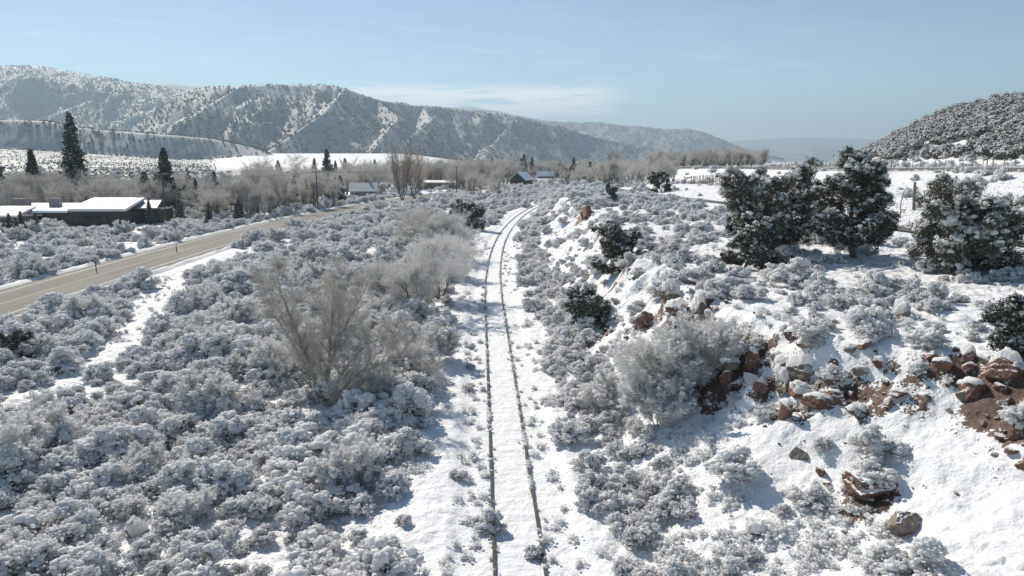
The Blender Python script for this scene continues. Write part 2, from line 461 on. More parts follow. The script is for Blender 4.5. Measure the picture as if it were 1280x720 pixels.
class MB:
    """collects polygons of several shapes into one mesh"""
    def __init__(self): self.v = []; self.f = []; self.n = 0; self.mi = []
    def add(self, verts, faces, mi=0):
        verts = np.asarray(verts, float).reshape(-1, 3)
        faces = np.asarray(faces, int)
        self.v.append(verts); self.f.append(faces + self.n); self.mi.append(np.full(len(faces), mi))
        self.n += len(verts)
    def mesh(self, name, mats, smooth=False):
        me = bpy.data.meshes.new(name)
        V = np.concatenate(self.v) if self.v else np.zeros((0, 3))
        me.vertices.add(len(V)); me.vertices.foreach_set('co', V.astype(np.float32).ravel())
        sizes = np.concatenate([np.full(len(f), f.shape[1]) for f in self.f])
        loops = np.concatenate([f.ravel() for f in self.f])
        me.loops.add(len(loops)); me.loops.foreach_set('vertex_index', loops.astype(np.int32))
        me.polygons.add(len(sizes))
        st = np.concatenate([[0], np.cumsum(sizes)[:-1]])
        me.polygons.foreach_set('loop_start', st.astype(np.int32))
        me.polygons.foreach_set('material_index', np.concatenate(self.mi).astype(np.int32))
        me.polygons.foreach_set('use_smooth', np.full(len(sizes), smooth))
        for m in (mats if isinstance(mats, (list, tuple)) else [mats]): me.materials.append(m)
        me.update(calc_edges=True); me.validate()
        return me
    def build(self, name, mats, parent=None, smooth=False, loc=None):
        o = bpy.data.objects.new(name, self.mesh(name, mats, smooth)); link(o)
        if parent is not None: o.parent = parent
        if loc is not None: o.location = loc
        return o
    def box(self, c, s, rz=0.0, mi=0):
        x, y, z = [d / 2 for d in s]
        p = np.array([[-x, -y, -z], [x, -y, -z], [x, y, -z], [-x, y, -z], [-x, -y, z], [x, -y, z], [x, y, z], [-x, y, z]])
        ca, sa = math.cos(rz), math.sin(rz)
        p = p @ np.array([[ca, sa, 0], [-sa, ca, 0], [0, 0, 1]]) + np.array(c)
        self.add(p, [[0, 3, 2, 1], [4, 5, 6, 7], [0, 1, 5, 4], [1, 2, 6, 5], [2, 3, 7, 6], [3, 0, 4, 7]], mi)
    def prism(self, poly, thick, mi=0):
        """poly: list of 3-D points (one planar outline), extruded by the vector thick"""
        p = np.array(poly, float); n = len(p); q = p + np.array(thick, float)
        self.add(np.concatenate([p, q]), [[i, (i + 1) % n, n + (i + 1) % n, n + i] for i in range(n)], mi)
        if n == 4: self.add(np.concatenate([p, q]), [[3, 2, 1, 0], [4, 5, 6, 7]], mi)
        elif n == 3: self.add(np.concatenate([p, q]), [[2, 1, 0], [3, 4, 5]], mi)
        else:
            self.add(np.concatenate([p, q]), [[0, i + 1, i] for i in range(1, n - 1)] + [[n, n + i, n + i + 1] for i in range(1, n - 1)], mi)
    def tube(self, pts, rad, sides=5, mi=0, cap=True):
        pts = np.asarray(pts, float); n = len(pts); rad = np.broadcast_to(np.asarray(rad, float), (n,))
        d = np.gradient(pts, axis=0); d /= np.linalg.norm(d, axis=1, keepdims=True) + 1e-9
        up = np.array([0, 0, 1.0]) if abs(d[0][2]) < 0.9 else np.array([1.0, 0, 0])
        a = np.cross(d, up); a /= np.linalg.norm(a, axis=1, keepdims=True) + 1e-9
        b = np.cross(d, a)
        th = np.arange(sides) * 2 * math.pi / sides
        ring = (a[:, None, :] * np.cos(th)[None, :, None] + b[:, None, :] * np.sin(th)[None, :, None]) * rad[:, None, None] + pts[:, None, :]
        i = np.arange(n - 1)[:, None]; j = np.arange(sides)[None, :]; jn = (j + 1) % sides
        f = np.stack([i * sides + j, i * sides + jn, (i + 1) * sides + jn, (i + 1) * sides + j], -1).reshape(-1, 4)
        self.add(ring.reshape(-1, 3), f, mi)

def ico(sub=1):
    import bmesh
    bm = bmesh.new(); bmesh.ops.create_icosphere(bm, subdivisions=sub, radius=1.0)
    v = np.array([q.co[:] for q in bm.verts]); f = np.array([[q.index for q in p.verts] for p in bm.faces]); bm.free()
    return v, f
ICO1, ICO2, ICO3, ICO4 = ico(1), ico(2), ico(3), ico(4)

def rand_rot(rng):
    q = rng.normal(size=4); q /= np.linalg.norm(q)
    w, x, y, z = q
    return np.array([[1 - 2 * (y * y + z * z), 2 * (x * y - z * w), 2 * (x * z + y * w)],
                     [2 * (x * y + z * w), 1 - 2 * (x * x + z * z), 2 * (y * z - x * w)],
                     [2 * (x * z - y * w), 2 * (y * z + x * w), 1 - 2 * (x * x + y * y)]])

def blobs(mb, cents, sizes, rng, flat=0.65, jit=0.28, mi=0, src=None):
    """many small lumps at once, each uneven"""
    V, Fc = src or ICO1
    cents = np.asarray(cents); n = len(cents)
    if n == 0: return
    sizes = np.asarray(sizes)
    R = V[None] * (1 + jit * (rng.random((n, len(V), 1)) * 2 - 1))
    an = rng.random((n, 1, 3)) * 0.7 + 0.65
    R = R * an
    th = rng.random(n) * 6.283; c, s = np.cos(th), np.sin(th)
    x = R[..., 0] * c[:, None] - R[..., 1] * s[:, None]; y = R[..., 0] * s[:, None] + R[..., 1] * c[:, None]
    R = np.stack([x, y, R[..., 2] * flat], -1) * sizes[:, None, None] + cents[:, None, :]
    f = (Fc[None] + (np.arange(n) * len(V))[:, None, None]).reshape(-1, 3)
    mb.add(R.reshape(-1, 3), f, mi)

def slivers(mb, base, tip, w, rng, mi=0):
    """thin three-sided spikes from base to tip"""
    base = np.asarray(base); tip = np.asarray(tip); n = len(base)
    if n == 0: return
    d = tip - base
    r = rng.normal(size=(n, 3)); a = np.cross(d, r); a /= np.linalg.norm(a, axis=1, keepdims=True) + 1e-9
    b = np.cross(d, a); b /= np.linalg.norm(b, axis=1, keepdims=True) + 1e-9
    w = np.broadcast_to(np.asarray(w, float), (n,))[:, None]
    v = np.stack([base + a * w, base - a * w * 0.5 + b * w * 0.87, base - a * w * 0.5 - b * w * 0.87, tip], 1)
    i = (np.arange(n) * 4)[:, None]
    f = np.concatenate([i + np.array([[0, 1, 3]]), i + np.array([[1, 2, 3]]), i + np.array([[2, 0, 3]])])
    mb.add(v.reshape(-1, 3), f, mi)

def leaves(mb, cents, size, rng, mi=0, elong=1.6):
    """loose leaf-sized triangles"""
    n = len(cents)
    if n == 0: return
    size = np.broadcast_to(np.asarray(size, float), (n,))[:, None]
    a = rng.normal(size=(n, 3)); a /= np.linalg.norm(a, axis=1, keepdims=True)
    b = np.cross(a, rng.normal(size=(n, 3))); b /= np.linalg.norm(b, axis=1, keepdims=True) + 1e-9
    c = np.asarray(cents)
    v = np.stack([c - a * size * elong * .5 + b * size * .4, c - a * size * elong * .5 - b * size * .4, c + a * size * elong * .6], 1)
    f = (np.arange(n) * 3)[:, None] + np.array([[0, 1, 2]])
    mb.add(v.reshape(-1, 3), f, mi)
# ------------------------------------------------------------------ sky, sun, air
SUN_AZ = math.radians(-34); SUN_EL = math.radians(38)
W = bpy.data.worlds.new('World'); SC.world = W; W.use_nodes = True
nt = W.node_tree; nt.nodes.clear()
sky = N(nt, 'ShaderNodeTexSky', sky_type='NISHITA'); sky.sun_disc = False
sky.sun_elevation = SUN_EL; sky.sun_rotation = SUN_AZ
sky.altitude = 2000; sky.air_density = 1.0; sky.dust_density = 0.6; sky.ozone_density = 1.5
geo = N(nt, 'ShaderNodeTexCoord'); sep = N(nt, 'ShaderNodeSeparateXYZ')
nt.links.new(geo.outputs['Generated'], sep.inputs[0])
# thin cirrus streaks, low above the hills ahead
az = mth(nt, 'ARCTAN2', sep.outputs[0], sep.outputs[1])
el = sep.outputs[2]
cv = N(nt, 'ShaderNodeCombineXYZ'); nt.links.new(mth(nt, 'MULTIPLY', az, 6.0), cv.inputs[0]); nt.links.new(mth(nt, 'MULTIPLY', el, 70.0), cv.inputs[1])
cn = noise(nt, 1.6, 5, cv.outputs[0], 0.6)
def window(x, a, b, c, d):
    return mth(nt, 'MULTIPLY', ramp(nt, x, a, b), ramp(nt, x, d, c))
w1 = mth(nt, 'MULTIPLY', window(az, -0.26, -0.18, 0.08, 0.18), window(el, 0.052, 0.064, 0.084, 0.104))
cm = mth(nt, 'MULTIPLY', ramp(nt, cn, 0.34, 0.50), w1)
w2 = mth(nt, 'MULTIPLY', window(az, -0.95, -0.6, 0.3, 0.6), window(el, 0.03, 0.08, 0.12, 0.24))
cm2 = mth(nt, 'MULTIPLY', mth(nt, 'MULTIPLY', ramp(nt, cn, 0.45, 0.8), w2), 0.18)
cmix = mth(nt, 'ADD', mth(nt, 'MULTIPLY', cm, 1.0), cm2, clamp=True)
tint = N(nt, 'ShaderNodeMix', data_type='RGBA', blend_type='MULTIPLY'); tint.inputs[0].default_value = 1.0
nt.links.new(sky.outputs[0], tint.inputs[6]); tint.inputs[7].default_value = (0.855, 0.93, 0.875, 1)
low = mth(nt, 'POWER', ramp(nt, el, 0.32, 0.0), 1.5)
t2 = N(nt, 'ShaderNodeMix', data_type='RGBA', blend_type='MULTIPLY'); t2.inputs[0].default_value = 1.0
nt.links.new(tint.outputs[2], t2.inputs[6]); nt.links.new(mixc(nt, low, (0.80, 0.84, 0.87), (1.10, 1.13, 1.15)), t2.inputs[7])
skyc = mixc(nt, cmix, t2.outputs[2], (11.5, 11.6, 11.6))
bg = N(nt, 'ShaderNodeBackground'); bg.inputs[1].default_value = 0.108
nt.links.new(skyc, bg.inputs[0])
wo = N(nt, 'ShaderNodeOutputWorld'); nt.links.new(bg.outputs[0], wo.inputs[0])

sl = bpy.data.lights.new('sun', 'SUN'); sl.energy = 5.0; sl.angle = math.radians(0.53); sl.color = (1.0, 0.925, 0.81)
so = bpy.data.objects.new('sun', sl); link(so)
S = Vector((math.sin(SUN_AZ) * math.cos(SUN_EL), math.cos(SUN_AZ) * math.cos(SUN_EL), math.sin(SUN_EL)))
so.rotation_euler = S.to_track_quat('Z', 'Y').to_euler()
so.location = (-20, 10, 60)
SC.cycles.diffuse_bounces = 7; SC.cycles.max_bounces = 12
SC.view_settings.view_transform = 'Standard'; SC.view_settings.look = 'None'
SC.view_settings.exposure = 0.26; SC.view_settings.gamma = 1.0; SC.view_settings.use_curve_mapping = False

mb = MB(); mb.box((0, 7000, 390), (30000, 17000, 900))
hz = mb.build('haze', [])
m = bpy.data.materials.new('valley_air'); m.use_nodes = True; nt = m.node_tree; nt.nodes.clear()
out = nt.nodes.new('ShaderNodeOutputMaterial'); pv = nt.nodes.new('ShaderNodeVolumePrincipled')
pv.inputs['Color'].default_value = (0.66, 0.84, 1.0, 1); pv.inputs['Density'].default_value = 1.5e-4
pv.inputs['Anisotropy'].default_value = 0.2
nt.links.new(pv.outputs[0], out.inputs['Volume']); hz.data.materials.append(m)
tag(hz, 'thin blue winter air filling the valley', 'haze', kind='stuff')

# ------------------------------------------------------------------ ground, one sheet
DIRT = []   # (x, y, radius, strength) of bare red earth
for (u, v, r, q) in [(1262, 505, 1.4, 1.1), (1250, 482, 1.1, 0.9), (1198, 462, 1.1, 0.8), (1165, 458, 0.9, 0.6), (740, 420, 1.7, 1.1), (725, 440, 1.2, 0.8),
                     (905, 470, 1.3, 1.1), (930, 455, 1.4, 1.1), (915, 425, 1.1, 0.9), (985, 512, 1.0, 0.9), (1020, 500, 1.4, 0.85), (1060, 500, 1.1, 0.8), (1125, 490, 1.5, 0.65), (1100, 512, 0.8, 0.8), (960, 490, 1.0, 0.8), (1085, 625, 0.9, 1.0),
                     (845, 405, 1.6, 0.8), (805, 408, 1.5, 0.8), (880, 380, 1.4, 0.7), (734, 268, 2.6, 0.9), (762, 285, 2.6, 0.9), (765, 300, 2.2, 0.7), (1150, 470, 1.2, 0.5), (1275, 545, 0.6, 1.0),
                     (975, 470, 0.8, 0.6), (1050, 475, 1.2, 0.5), (1240, 600, 0.7, 0.3), (775, 345, 2, 0.6)]:
    x, y, z = ground_hit(u, v); DIRT.append((x, y, r, q))

def build_ground():
    ks = np.concatenate([np.linspace(-1.5, -0.74, 60)[:-1], np.linspace(-0.74, 0.74, 1150), np.linspace(0.74, 1.5, 60)[1:]])
    ys = [4.0]
    while ys[-1] < 15500:
        y = ys[-1]
        ys.append(y * (1 + (0.010 if y < 15 else 0.0032 if y < 70 else 0.0045 if y < 600 else 0.0040 if y < 3500 else 0.009)))
    ys = np.array(ys)
    Y, K = np.meshgrid(ys, ks, indexing='ij'); X = K * Y
    Z = np.concatenate([height(X[j:j + 60], Y[j:j + 60]) for j in range(0, len(ys), 60)])
    ny, nx = X.shape
    V = np.stack([X, Y, Z], -1)
    # attributes
    dx = np.gradient(V, axis=1); dy = np.gradient(V, axis=0)
    nrm = np.cross(dx, dy); nrm /= np.linalg.norm(nrm, axis=-1, keepdims=True) + 1e-12
    nz = np.abs(nrm[..., 2])
    s = X - track_x(Y)
    dirt = (0.30 + 0.5 * sstep(0.2, 0.6, fbm(X / 5, Y / 5, 97, 2))) * sstep(0.80, 0.60, nz) * sstep(6, 8, s) * sstep(200, 150, Y)
    for (x, y, r, q) in DIRT:
        d2 = ((X - x) ** 2 + (Y - y) ** 2) / (r * r)
        dirt = np.maximum(dirt, q * np.exp(-d2 * 0.9) * (0.9 + 0.6 * fbm(X / 0.8, Y / 0.8, 95, 2)) * sstep(0.995, 0.93, nz + 0.0 * X))
    far = sstep(420, 700, Y)
    hill = sstep(0.995, 0.97, nz)
    veg = far * np.maximum(0.12 + 0.88 * hill, sstep(4200, 5000, Y))
    fieldm = sstep(-0.44, -0.37, K) * sstep(-0.02, -0.12, K) * sstep(2000, 1400, Y)
    veg = veg * (1 - fieldm * (1 - hill))
    lit = sstep(2.0, 5.0, np.abs(s)) * sstep(600, 300, Y) * 0.9
    rd = sstep(6.0, 7.5, np.abs(X - road_x(Y))); lit = lit * rd * (1 - 0.75 * sstep(6.5, 8, s) * sstep(34, 26, Y))
    me = bpy.data.meshes.new('ground')
    me.vertices.add(nx * ny); me.vertices.foreach_set('co', V.astype(np.float32).ravel())
    i = np.arange(ny - 1)[:, None] * nx + np.arange(nx - 1)[None]
    f = np.stack([i, i + 1, i + nx + 1, i + nx], -1).reshape(-1, 4).astype(np.int32)
    me.loops.add(f.size); me.loops.foreach_set('vertex_index', f.ravel())
    me.polygons.add(len(f)); me.polygons.foreach_set('loop_start', np.arange(0, f.size, 4, dtype=np.int32))
    me.polygons.foreach_set('use_smooth', np.ones(len(f), bool))
    me.update(calc_edges=True)
    scr = sstep(300, 480, Y) * sstep(2600, 1500, Y) * (1 - fieldm * sstep(700, 850, Y)) * (1 - 0.8 * hill * sstep(0.97, 0.9, nz)) * 0.85
    scr = np.maximum(scr, sstep(1500, 2200, Y) * 0.35)
    for nm, arr in (('dirt', dirt), ('veg', veg), ('litter', lit), ('scrub', scr), ('near', sstep(500, 120, Y))):
        a = me.attributes.new(nm, 'FLOAT', 'POINT'); a.data.foreach_set('value', arr.astype(np.float32).ravel())
    me.materials.append(M['ground'])
    o = bpy.data.objects.new('ground', me); link(o); tag(o, kind='structure')
    print('ground verts', nx * ny)
build_ground()

def ribbon(name, xf, y0, y1, off0, off1, zf, material, step=1.0, kind='structure', lift=0.0, dash=None):
    ys = np.arange(y0, y1, step); mb = MB()
    x = xf(ys); dxdy = np.gradient(x, ys); L = np.sqrt(1 + dxdy ** 2)
    nxv, nyv = 1 / L, -dxdy / L
    z = zf(ys) + lift
    a = np.stack([x + nxv * off0, ys + nyv * off0, z], -1); b = np.stack([x + nxv * off1, ys + nyv * off1, z], -1)
    n = len(ys); V = np.concatenate([a, b]); i = np.arange(n - 1)
    if dash: i = i[(i * step) % dash[0] < dash[1]]
    mb.add(V, np.stack([i, i + n, i + n + 1, i + 1], -1))
    o = mb.build(name, material); tag(o, kind=kind); return o
zero = lambda y: np.zeros_like(y)
ribbon('road', road_x, 6, 600, -4.5, 4.5, zero, M['asphalt'], lift=0.0)
ribbon('road_marking', road_x, 6, 500, -3.4, -3.25, zero, M['whitepaint'], lift=0.005)
ribbon('road_marking', road_x, 6, 500, 3.25, 3.4, zero, M['whitepaint'], lift=0.005)
ribbon('road_marking', road_x, 6, 500, -0.08, 0.08, zero, M['yellowpaint'], lift=0.005)
tzf = lambda y: np.interp(y, RIM_Y, TR_Z)
ribbon('path', trail_x, 6, 320, -1.3, 1.3, tzf, plain('damp_path_asphalt', (0.11, 0.10, 0.09), scale=1.0, snow=None), lift=0.06)
hzf = lambda y: np.interp(y, [0, 140, 170, 300, 600, 1500], [10.6, 9.9, 9.4, 8.6, 5.0, 1.0])
ribbon('road', lambda y: 95.0 + 0 * y, 20, 700, -7.0, 7.0, hzf, M['asphalt'], lift=0.0)
# ------------------------------------------------------------------ plants
def unit(v): return v / (np.linalg.norm(v, axis=-1, keepdims=True) + 1e-9)

def shrub_meshes(name, R, H, rng, ntips=150, snowy=1.0, leaf=9, spiky=0.0, bl=0.085):
    """a rounded bush: forking stems, a lumpy shell of twig ends, snow lodged on the ends"""
    nlobes = rng.integers(7, 12)
    lob = unit(rng.normal(size=(nlobes, 3)) * [1, 1, 0.5] + [0, 0, 0.45]); lob[:, 2] = np.abs(lob[:, 2])
    d = unit(rng.normal(size=(ntips, 3)) + [0, 0, 0.35]); d[:, 2] = np.abs(d[:, 2]) * 1.0
    near = (d @ lob.T); j = near.argmax(1); m = near.max(1)
    rad = 0.50 + 0.60 * np.clip((m - 0.74) / 0.22, 0, 1) ** 0.7 + rng.normal(size=ntips) * 0.05
    inner = rng.random(ntips) < 0.25
    rad = np.where(inner, rad * 0.7, rad)
    # twig ends draw together into tufts
    d2 = unit(d * 0.7 + lob[j] * 0.35)
    tip = d2 * rad[:, None] * [R, R, H] + [0, 0, 0.08]
    twig = MB(); snow = MB()
    # main stems
    for q in range(nlobes):
        t = lob[q] * [R, R, H] * 0.75
        mid = t * 0.45 + rng.normal(size=3) * 0.08 * R; mid[2] += 0.05
        twig.tube([[0, 0, -0.05], mid, t], [0.028 * R, 0.02 * R, 0.01 * R], 4, 0)
    root = lob[j] * [R, R, H] * (0.25 + 0.25 * rng.random((ntips, 1)))
    slivers(twig, root, tip, 0.011, rng, 0)
    # fine shoots around every end
    n = ntips * leaf
    c = np.repeat(tip, leaf, 0); dd = np.repeat(d2, leaf, 0)
    b = c - dd * (0.10 + 0.14 * rng.random((n, 1))) + rng.normal(size=(n, 3)) * 0.035
    e = b + unit(dd + rng.normal(size=(n, 3)) * 0.65 + [0, 0, 0.15]) * (0.09 + 0.12 * rng.random((n, 1))) * (1 + spiky)
    slivers(twig, b, e, 0.009, rng, 1)
    # snow on the ends, thicker on top
    up = np.clip(d2[:, 2], 0, 1)
    keep = rng.random(ntips) < (0.55 + 0.45 * up) * snowy
    T = tip[keep]; U = up[keep]
    blobs(snow, T + [0, 0, 0.02], bl * (0.8 + 0.55 * rng.random(len(T))) * (0.75 + 0.4 * U), rng, 0.62, 0.30, 0)
    reps = 5
    c = np.repeat(T, reps, 0) + rng.normal(size=(len(T) * reps, 3)) * [0.085, 0.085, 0.05] + [0, 0, 0.02]
    blobs(snow, c, bl * (0.28 + 0.5 * rng.random(len(c)) ** 1.5), rng, 0.65, 0.33, 0)
    k = ntips * 5
    c = tip[rng.integers(0, ntips, k)] + rng.normal(size=(k, 3)) * [0.11, 0.11, 0.07]
    blobs(snow, c, 0.014 + 0.026 * rng.random(k), rng, 0.8, 0.3, 0)
    return twig, snow

def skeleton(rng, p, d, length, r, level, maxlevel, segs, out, spread=0.6, nchild=(3, 5), lift=0.05, shrink=0.62, gn=0.12):
    n = segs[min(level, len(segs) - 1)]
    pts = [p.copy()]; dirs = [d.copy()]
    for i in range(n):
        d = unit(d + rng.normal(size=3) * gn + np.array([0, 0, lift]))
        p = p + d * length / n
        pts.append(p.copy()); dirs.append(d.copy())
    rr = np.linspace(r, r * 0.35, n + 1)
    out.append((level, np.array(pts), rr))
    if level >= maxlevel: return
    for c in range(rng.integers(nchild[0], nchild[1] + 1)):
        t = 0.3 + 0.7 * rng.random(); i = min(int(t * n), n - 1); f = t * n - i
        q = pts[i] * (1 - f) + pts[i + 1] * f
        side = unit(np.cross(dirs[i], rng.normal(size=3)))
        nd = unit(dirs[i] * (1 - spread * 0.5) + side * spread)
        skeleton(rng, q, nd, length * shrink * (0.75 + 0.5 * rng.random()), rr[i] * 0.6, level + 1, maxlevel, segs, out, spread, nchild, lift, shrink, gn)

def twigs_on(mb, sk, rng, levels, per, ln, w, mi, spread=0.8, droop=0.0):
    P = []; D = []
    for lv, pts, rr in sk:
        if lv not in levels: continue
        for i in range(len(pts) - 1):
            P.append(pts[i]); D.append(pts[i + 1] - pts[i])
    P = np.array(P); D = np.array(D)
    P = np.repeat(P, per, 0); D = np.repeat(D, per, 0); n = len(P)
    b = P + D * rng.random((n, 1))
    e = b + unit(unit(D) + rng.normal(size=(n, 3)) * spread - [0, 0, droop]) * ln * (0.4 + 0.9 * rng.random((n, 1)))
    slivers(mb, b, e, w, rng, mi)
    # second order
    n2 = n * 2
    b2 = np.repeat(b, 2, 0) + (np.repeat(e - b, 2, 0)) * (0.3 + 0.6 * rng.random((n2, 1)))
    e2 = b2 + unit(np.repeat(unit(e - b), 2, 0) + rng.normal(size=(n2, 3)) * spread) * ln * 0.55 * (0.4 + 0.8 * rng.random((n2, 1)))
    slivers(mb, b2, e2, w * 0.7, rng, mi)

def bare_tree(name, H, rng, stems=1, lean=0.15, maxl=3, spread=0.55, nchild=(4, 6), tw=4, mats=('bark', 'finetwig'), tl=0.07, twid=0.012, rad=0.03, lift=0.06, trunkfrac=0.55, shrink=0.62, snowy=0, darkto=2):
    trunk = MB(); crown = MB(); sk = []
    for q in range(stems):
        a = rng.random() * 6.283
        d = unit(np.array([math.cos(a) * lean, math.sin(a) * lean, 1.0]))
        p = np.array([math.cos(a), math.sin(a), 0]) * (0.0 if stems == 1 else 0.03 * H)
        p[2] = -0.15
        skeleton(rng, p, d, H * trunkfrac * (0.8 + 0.3 * rng.random()), H * rad, 0, maxl, [7, 5, 4, 3, 3], sk, spread, nchild, lift, shrink)
    for lv, pts, rr in sk:
        mb = trunk if lv == 0 else crown
        mb.tube(pts, np.maximum(rr, twid * 0.8), 6 if lv == 0 else 4 if lv == 1 else 3, 0 if lv < darkto else 1)
    twigs_on(crown, sk, rng, (maxl - 1, maxl), tw, H * tl, twid, 1)
    if snowy:
        for lv, pts, rr in sk:
            if lv >= 2 and rng.random() < snowy: blobs(crown, np.repeat(pts[1:], 2, 0) + rng.normal(size=(2 * len(pts) - 2, 3)) * 0.05, 0.04 + 0.07 * rng.random(2 * len(pts) - 2), rng, 0.6, 0.3, 2)
    return trunk, crown, [M[mats[0]], M[mats[1]], M['snowclump']]

def juniper(H, R, rng, nclump=60, leafn=420, leafs=0.075, snowy=1.0, low=0.12, cone=0.0, trunks=1):
    """pinyon or juniper: crooked trunk, spreading limbs, separate clumps of needles with snow lying on them"""
    tr = MB(); fo = MB(); sn = MB()
    cents = []; rads = []
    nb = max(7, nclump // 5)
    tops = []
    for q in range(trunks):
        a = rng.random() * 6.28; l = 0.12 if trunks == 1 else 0.35
        pts = [np.array([0, 0, -0.2])]; d = unit(np.array([math.cos(a) * l, math.sin(a) * l, 1]))
        for i in range(7):
            d = unit(d + rng.normal(size=3) * 0.13 + [0, 0, 0.08]); pts.append(pts[-1] + d * H * 0.85 / 7)
        tr.tube(pts, np.linspace(0.028 * H, 0.006 * H, 8), 7, 0); tops.append(np.array(pts))
    for b in range(nb * trunks):
        T = tops[b % trunks]
        t = low + (1 - low) * (b // trunks + rng.random()) / nb
        f = t * 7 * 0.98; i = int(f); p = T[i] * (1 - f + i) + T[min(i + 1, 7)] * (f - i)
        prof = (1 - cone) * math.sqrt(max(0.05, 1 - (max(0, t - 0.32) / 0.72) ** 2)) + cone * (1 - t) * 1.1
        L = R * prof * (0.65 + 0.5 * rng.random())
        a = b * 2.4 + rng.random(); d = unit(np.array([math.cos(a), math.sin(a), 0.15 + 0.5 * t]))
        pts = [p]
        for s_ in range(4):
            d = unit(d + rng.normal(size=3) * 0.15 + [0, 0, 0.06]); pts.append(pts[-1] + d * L / 4)
        tr.tube(pts, np.linspace(0.011 * H, 0.003 * H, 5), 4, 0)
        k = max(2, int(round(nclump / (nb * trunks) * (0.6 + 0.8 * rng.random()) * (0.5 + prof))))
        for c in range(k):
            g = 0.35 + 0.7 * (c + rng.random()) / k
            j = min(int(g * 4), 3); q = pts[j] * (1 - min(1, g * 4 - j)) + pts[j + 1] * min(1, g * 4 - j)
            q = q + rng.normal(size=3) * R * 0.10 * np.array([1, 1, 0.6])
            tr.tube([pts[j], (pts[j] + q) / 2 + [0, 0, 0.03], q], [0.004 * H, 0.003 * H, 0.002 * H], 3, 0)
            cents.append(q); rads.append(R * (0.10 + 0.13 * rng.random()))
    cents = np.array(cents); rads = np.array(rads)
    n = len(cents) * leafn
    ci = np.repeat(np.arange(len(cents)), leafn)
    # sub-tufts within a clump so that its outline is ragged
    tuft = unit(rng.normal(size=(len(cents), 9, 3)) + [0, 0, 0.25]) * (0.5 + 0.5 * rng.random((len(cents), 9, 1)))
    off = tuft[ci, rng.integers(0, 9, n)] + rng.normal(size=(n, 3)) * 0.24
    pos = cents[ci] + off * rads[ci][:, None] * [1.0, 1.0, 0.95]
    leaves(fo, pos, leafs * (0.5 + 0.8 * rng.random(n)), rng, 0, 2.8)
    # snow lies on the tops of the tufts
    for ci_ in range(len(cents)):
        if rng.random() > snowy * 0.8: continue
        T = cents[ci_] + tuft[ci_] * rads[ci_] * [1.0, 1.0, 0.95]
        T = T[tuft[ci_][:, 2] > -0.15]
        if len(T) == 0: continue
        rp = 6
        c = np.repeat(T, rp, 0) + rng.normal(size=(len(T) * rp, 3)) * rads[ci_] * [0.22, 0.22, 0.12] + [0, 0, rads[ci_] * 0.2]
        blobs(sn, c, rads[ci_] * (0.07 + 0.27 * rng.random(len(c)) ** 1.9), rng, 0.7, 0.35, 0)
    return tr, fo, sn

def spruce(H, R, rng, whorls=26, per=7, dens=26, snowy=0.5, ragged=0.25, lsz=0.16):
    tr = MB(); fo = MB(); sn = MB()
    tr.tube([[0, 0, -0.3], [0.02 * R, 0, H * 0.5], [0, 0, H]], [0.018 * H, 0.012 * H, 0.002 * H], 6, 0)
    for w in range(whorls):
        t = (w + 0.5) / whorls; z = H * (0.07 + 0.93 * t)
        L0 = R * (1 - t) ** 0.85 + 0.05 * R
        for b in range(per):
            if rng.random() < ragged * 0.6: continue
            a = b * 6.283 / per + w * 0.9 + rng.random() * 0.6; L = L0 * (1 - ragged + 2 * ragged * rng.random() * 0.8)
            dr = np.array([math.cos(a), math.sin(a), 0.0])
            s_ = np.linspace(0, 1, 5)[:, None]
            pts = np.array([0, 0, z + rng.normal() * H * 0.006]) + dr * L * s_ + np.array([0, 0, 1.0]) * L * (-0.42 * s_ + 0.25 * s_ ** 2)
            tr.tube(pts, np.linspace(0.004 * H, 0.0012 * H, 5), 3, 0)
            n = int(dens * (0.35 + L / R)); q = rng.random(n) ** 0.7
            c = np.array([np.interp(q, s_[:, 0], pts[:, m]) for m in range(3)]).T
            sd = np.array([-dr[1], dr[0], 0])
            c = c + sd * (rng.random((n, 1)) - 0.5) * 0.42 * L * (1.15 - q[:, None]) + rng.normal(size=(n, 3)) * [0.03, 0.03, 0.05] * R - [0, 0, 0.03 * R]
            leaves(fo, c, lsz * (0.6 + 0.8 * rng.random(n)), rng, 0, 2.0)
            if rng.random() < snowy:
                k = int(3 + 5 * L / R)
                qq = rng.random(k)
                c = np.array([np.interp(qq, s_[:, 0], pts[:, m]) for m in range(3)]).T + rng.normal(size=(k, 3)) * [0.05, 0.05, 0.01] * L
                blobs(sn, c + [0, 0, 0.03 * R], 0.03 * H * 0.35 * (0.5 + rng.random(k)), rng, 0.35, 0.3, 0)
    return tr, fo, sn

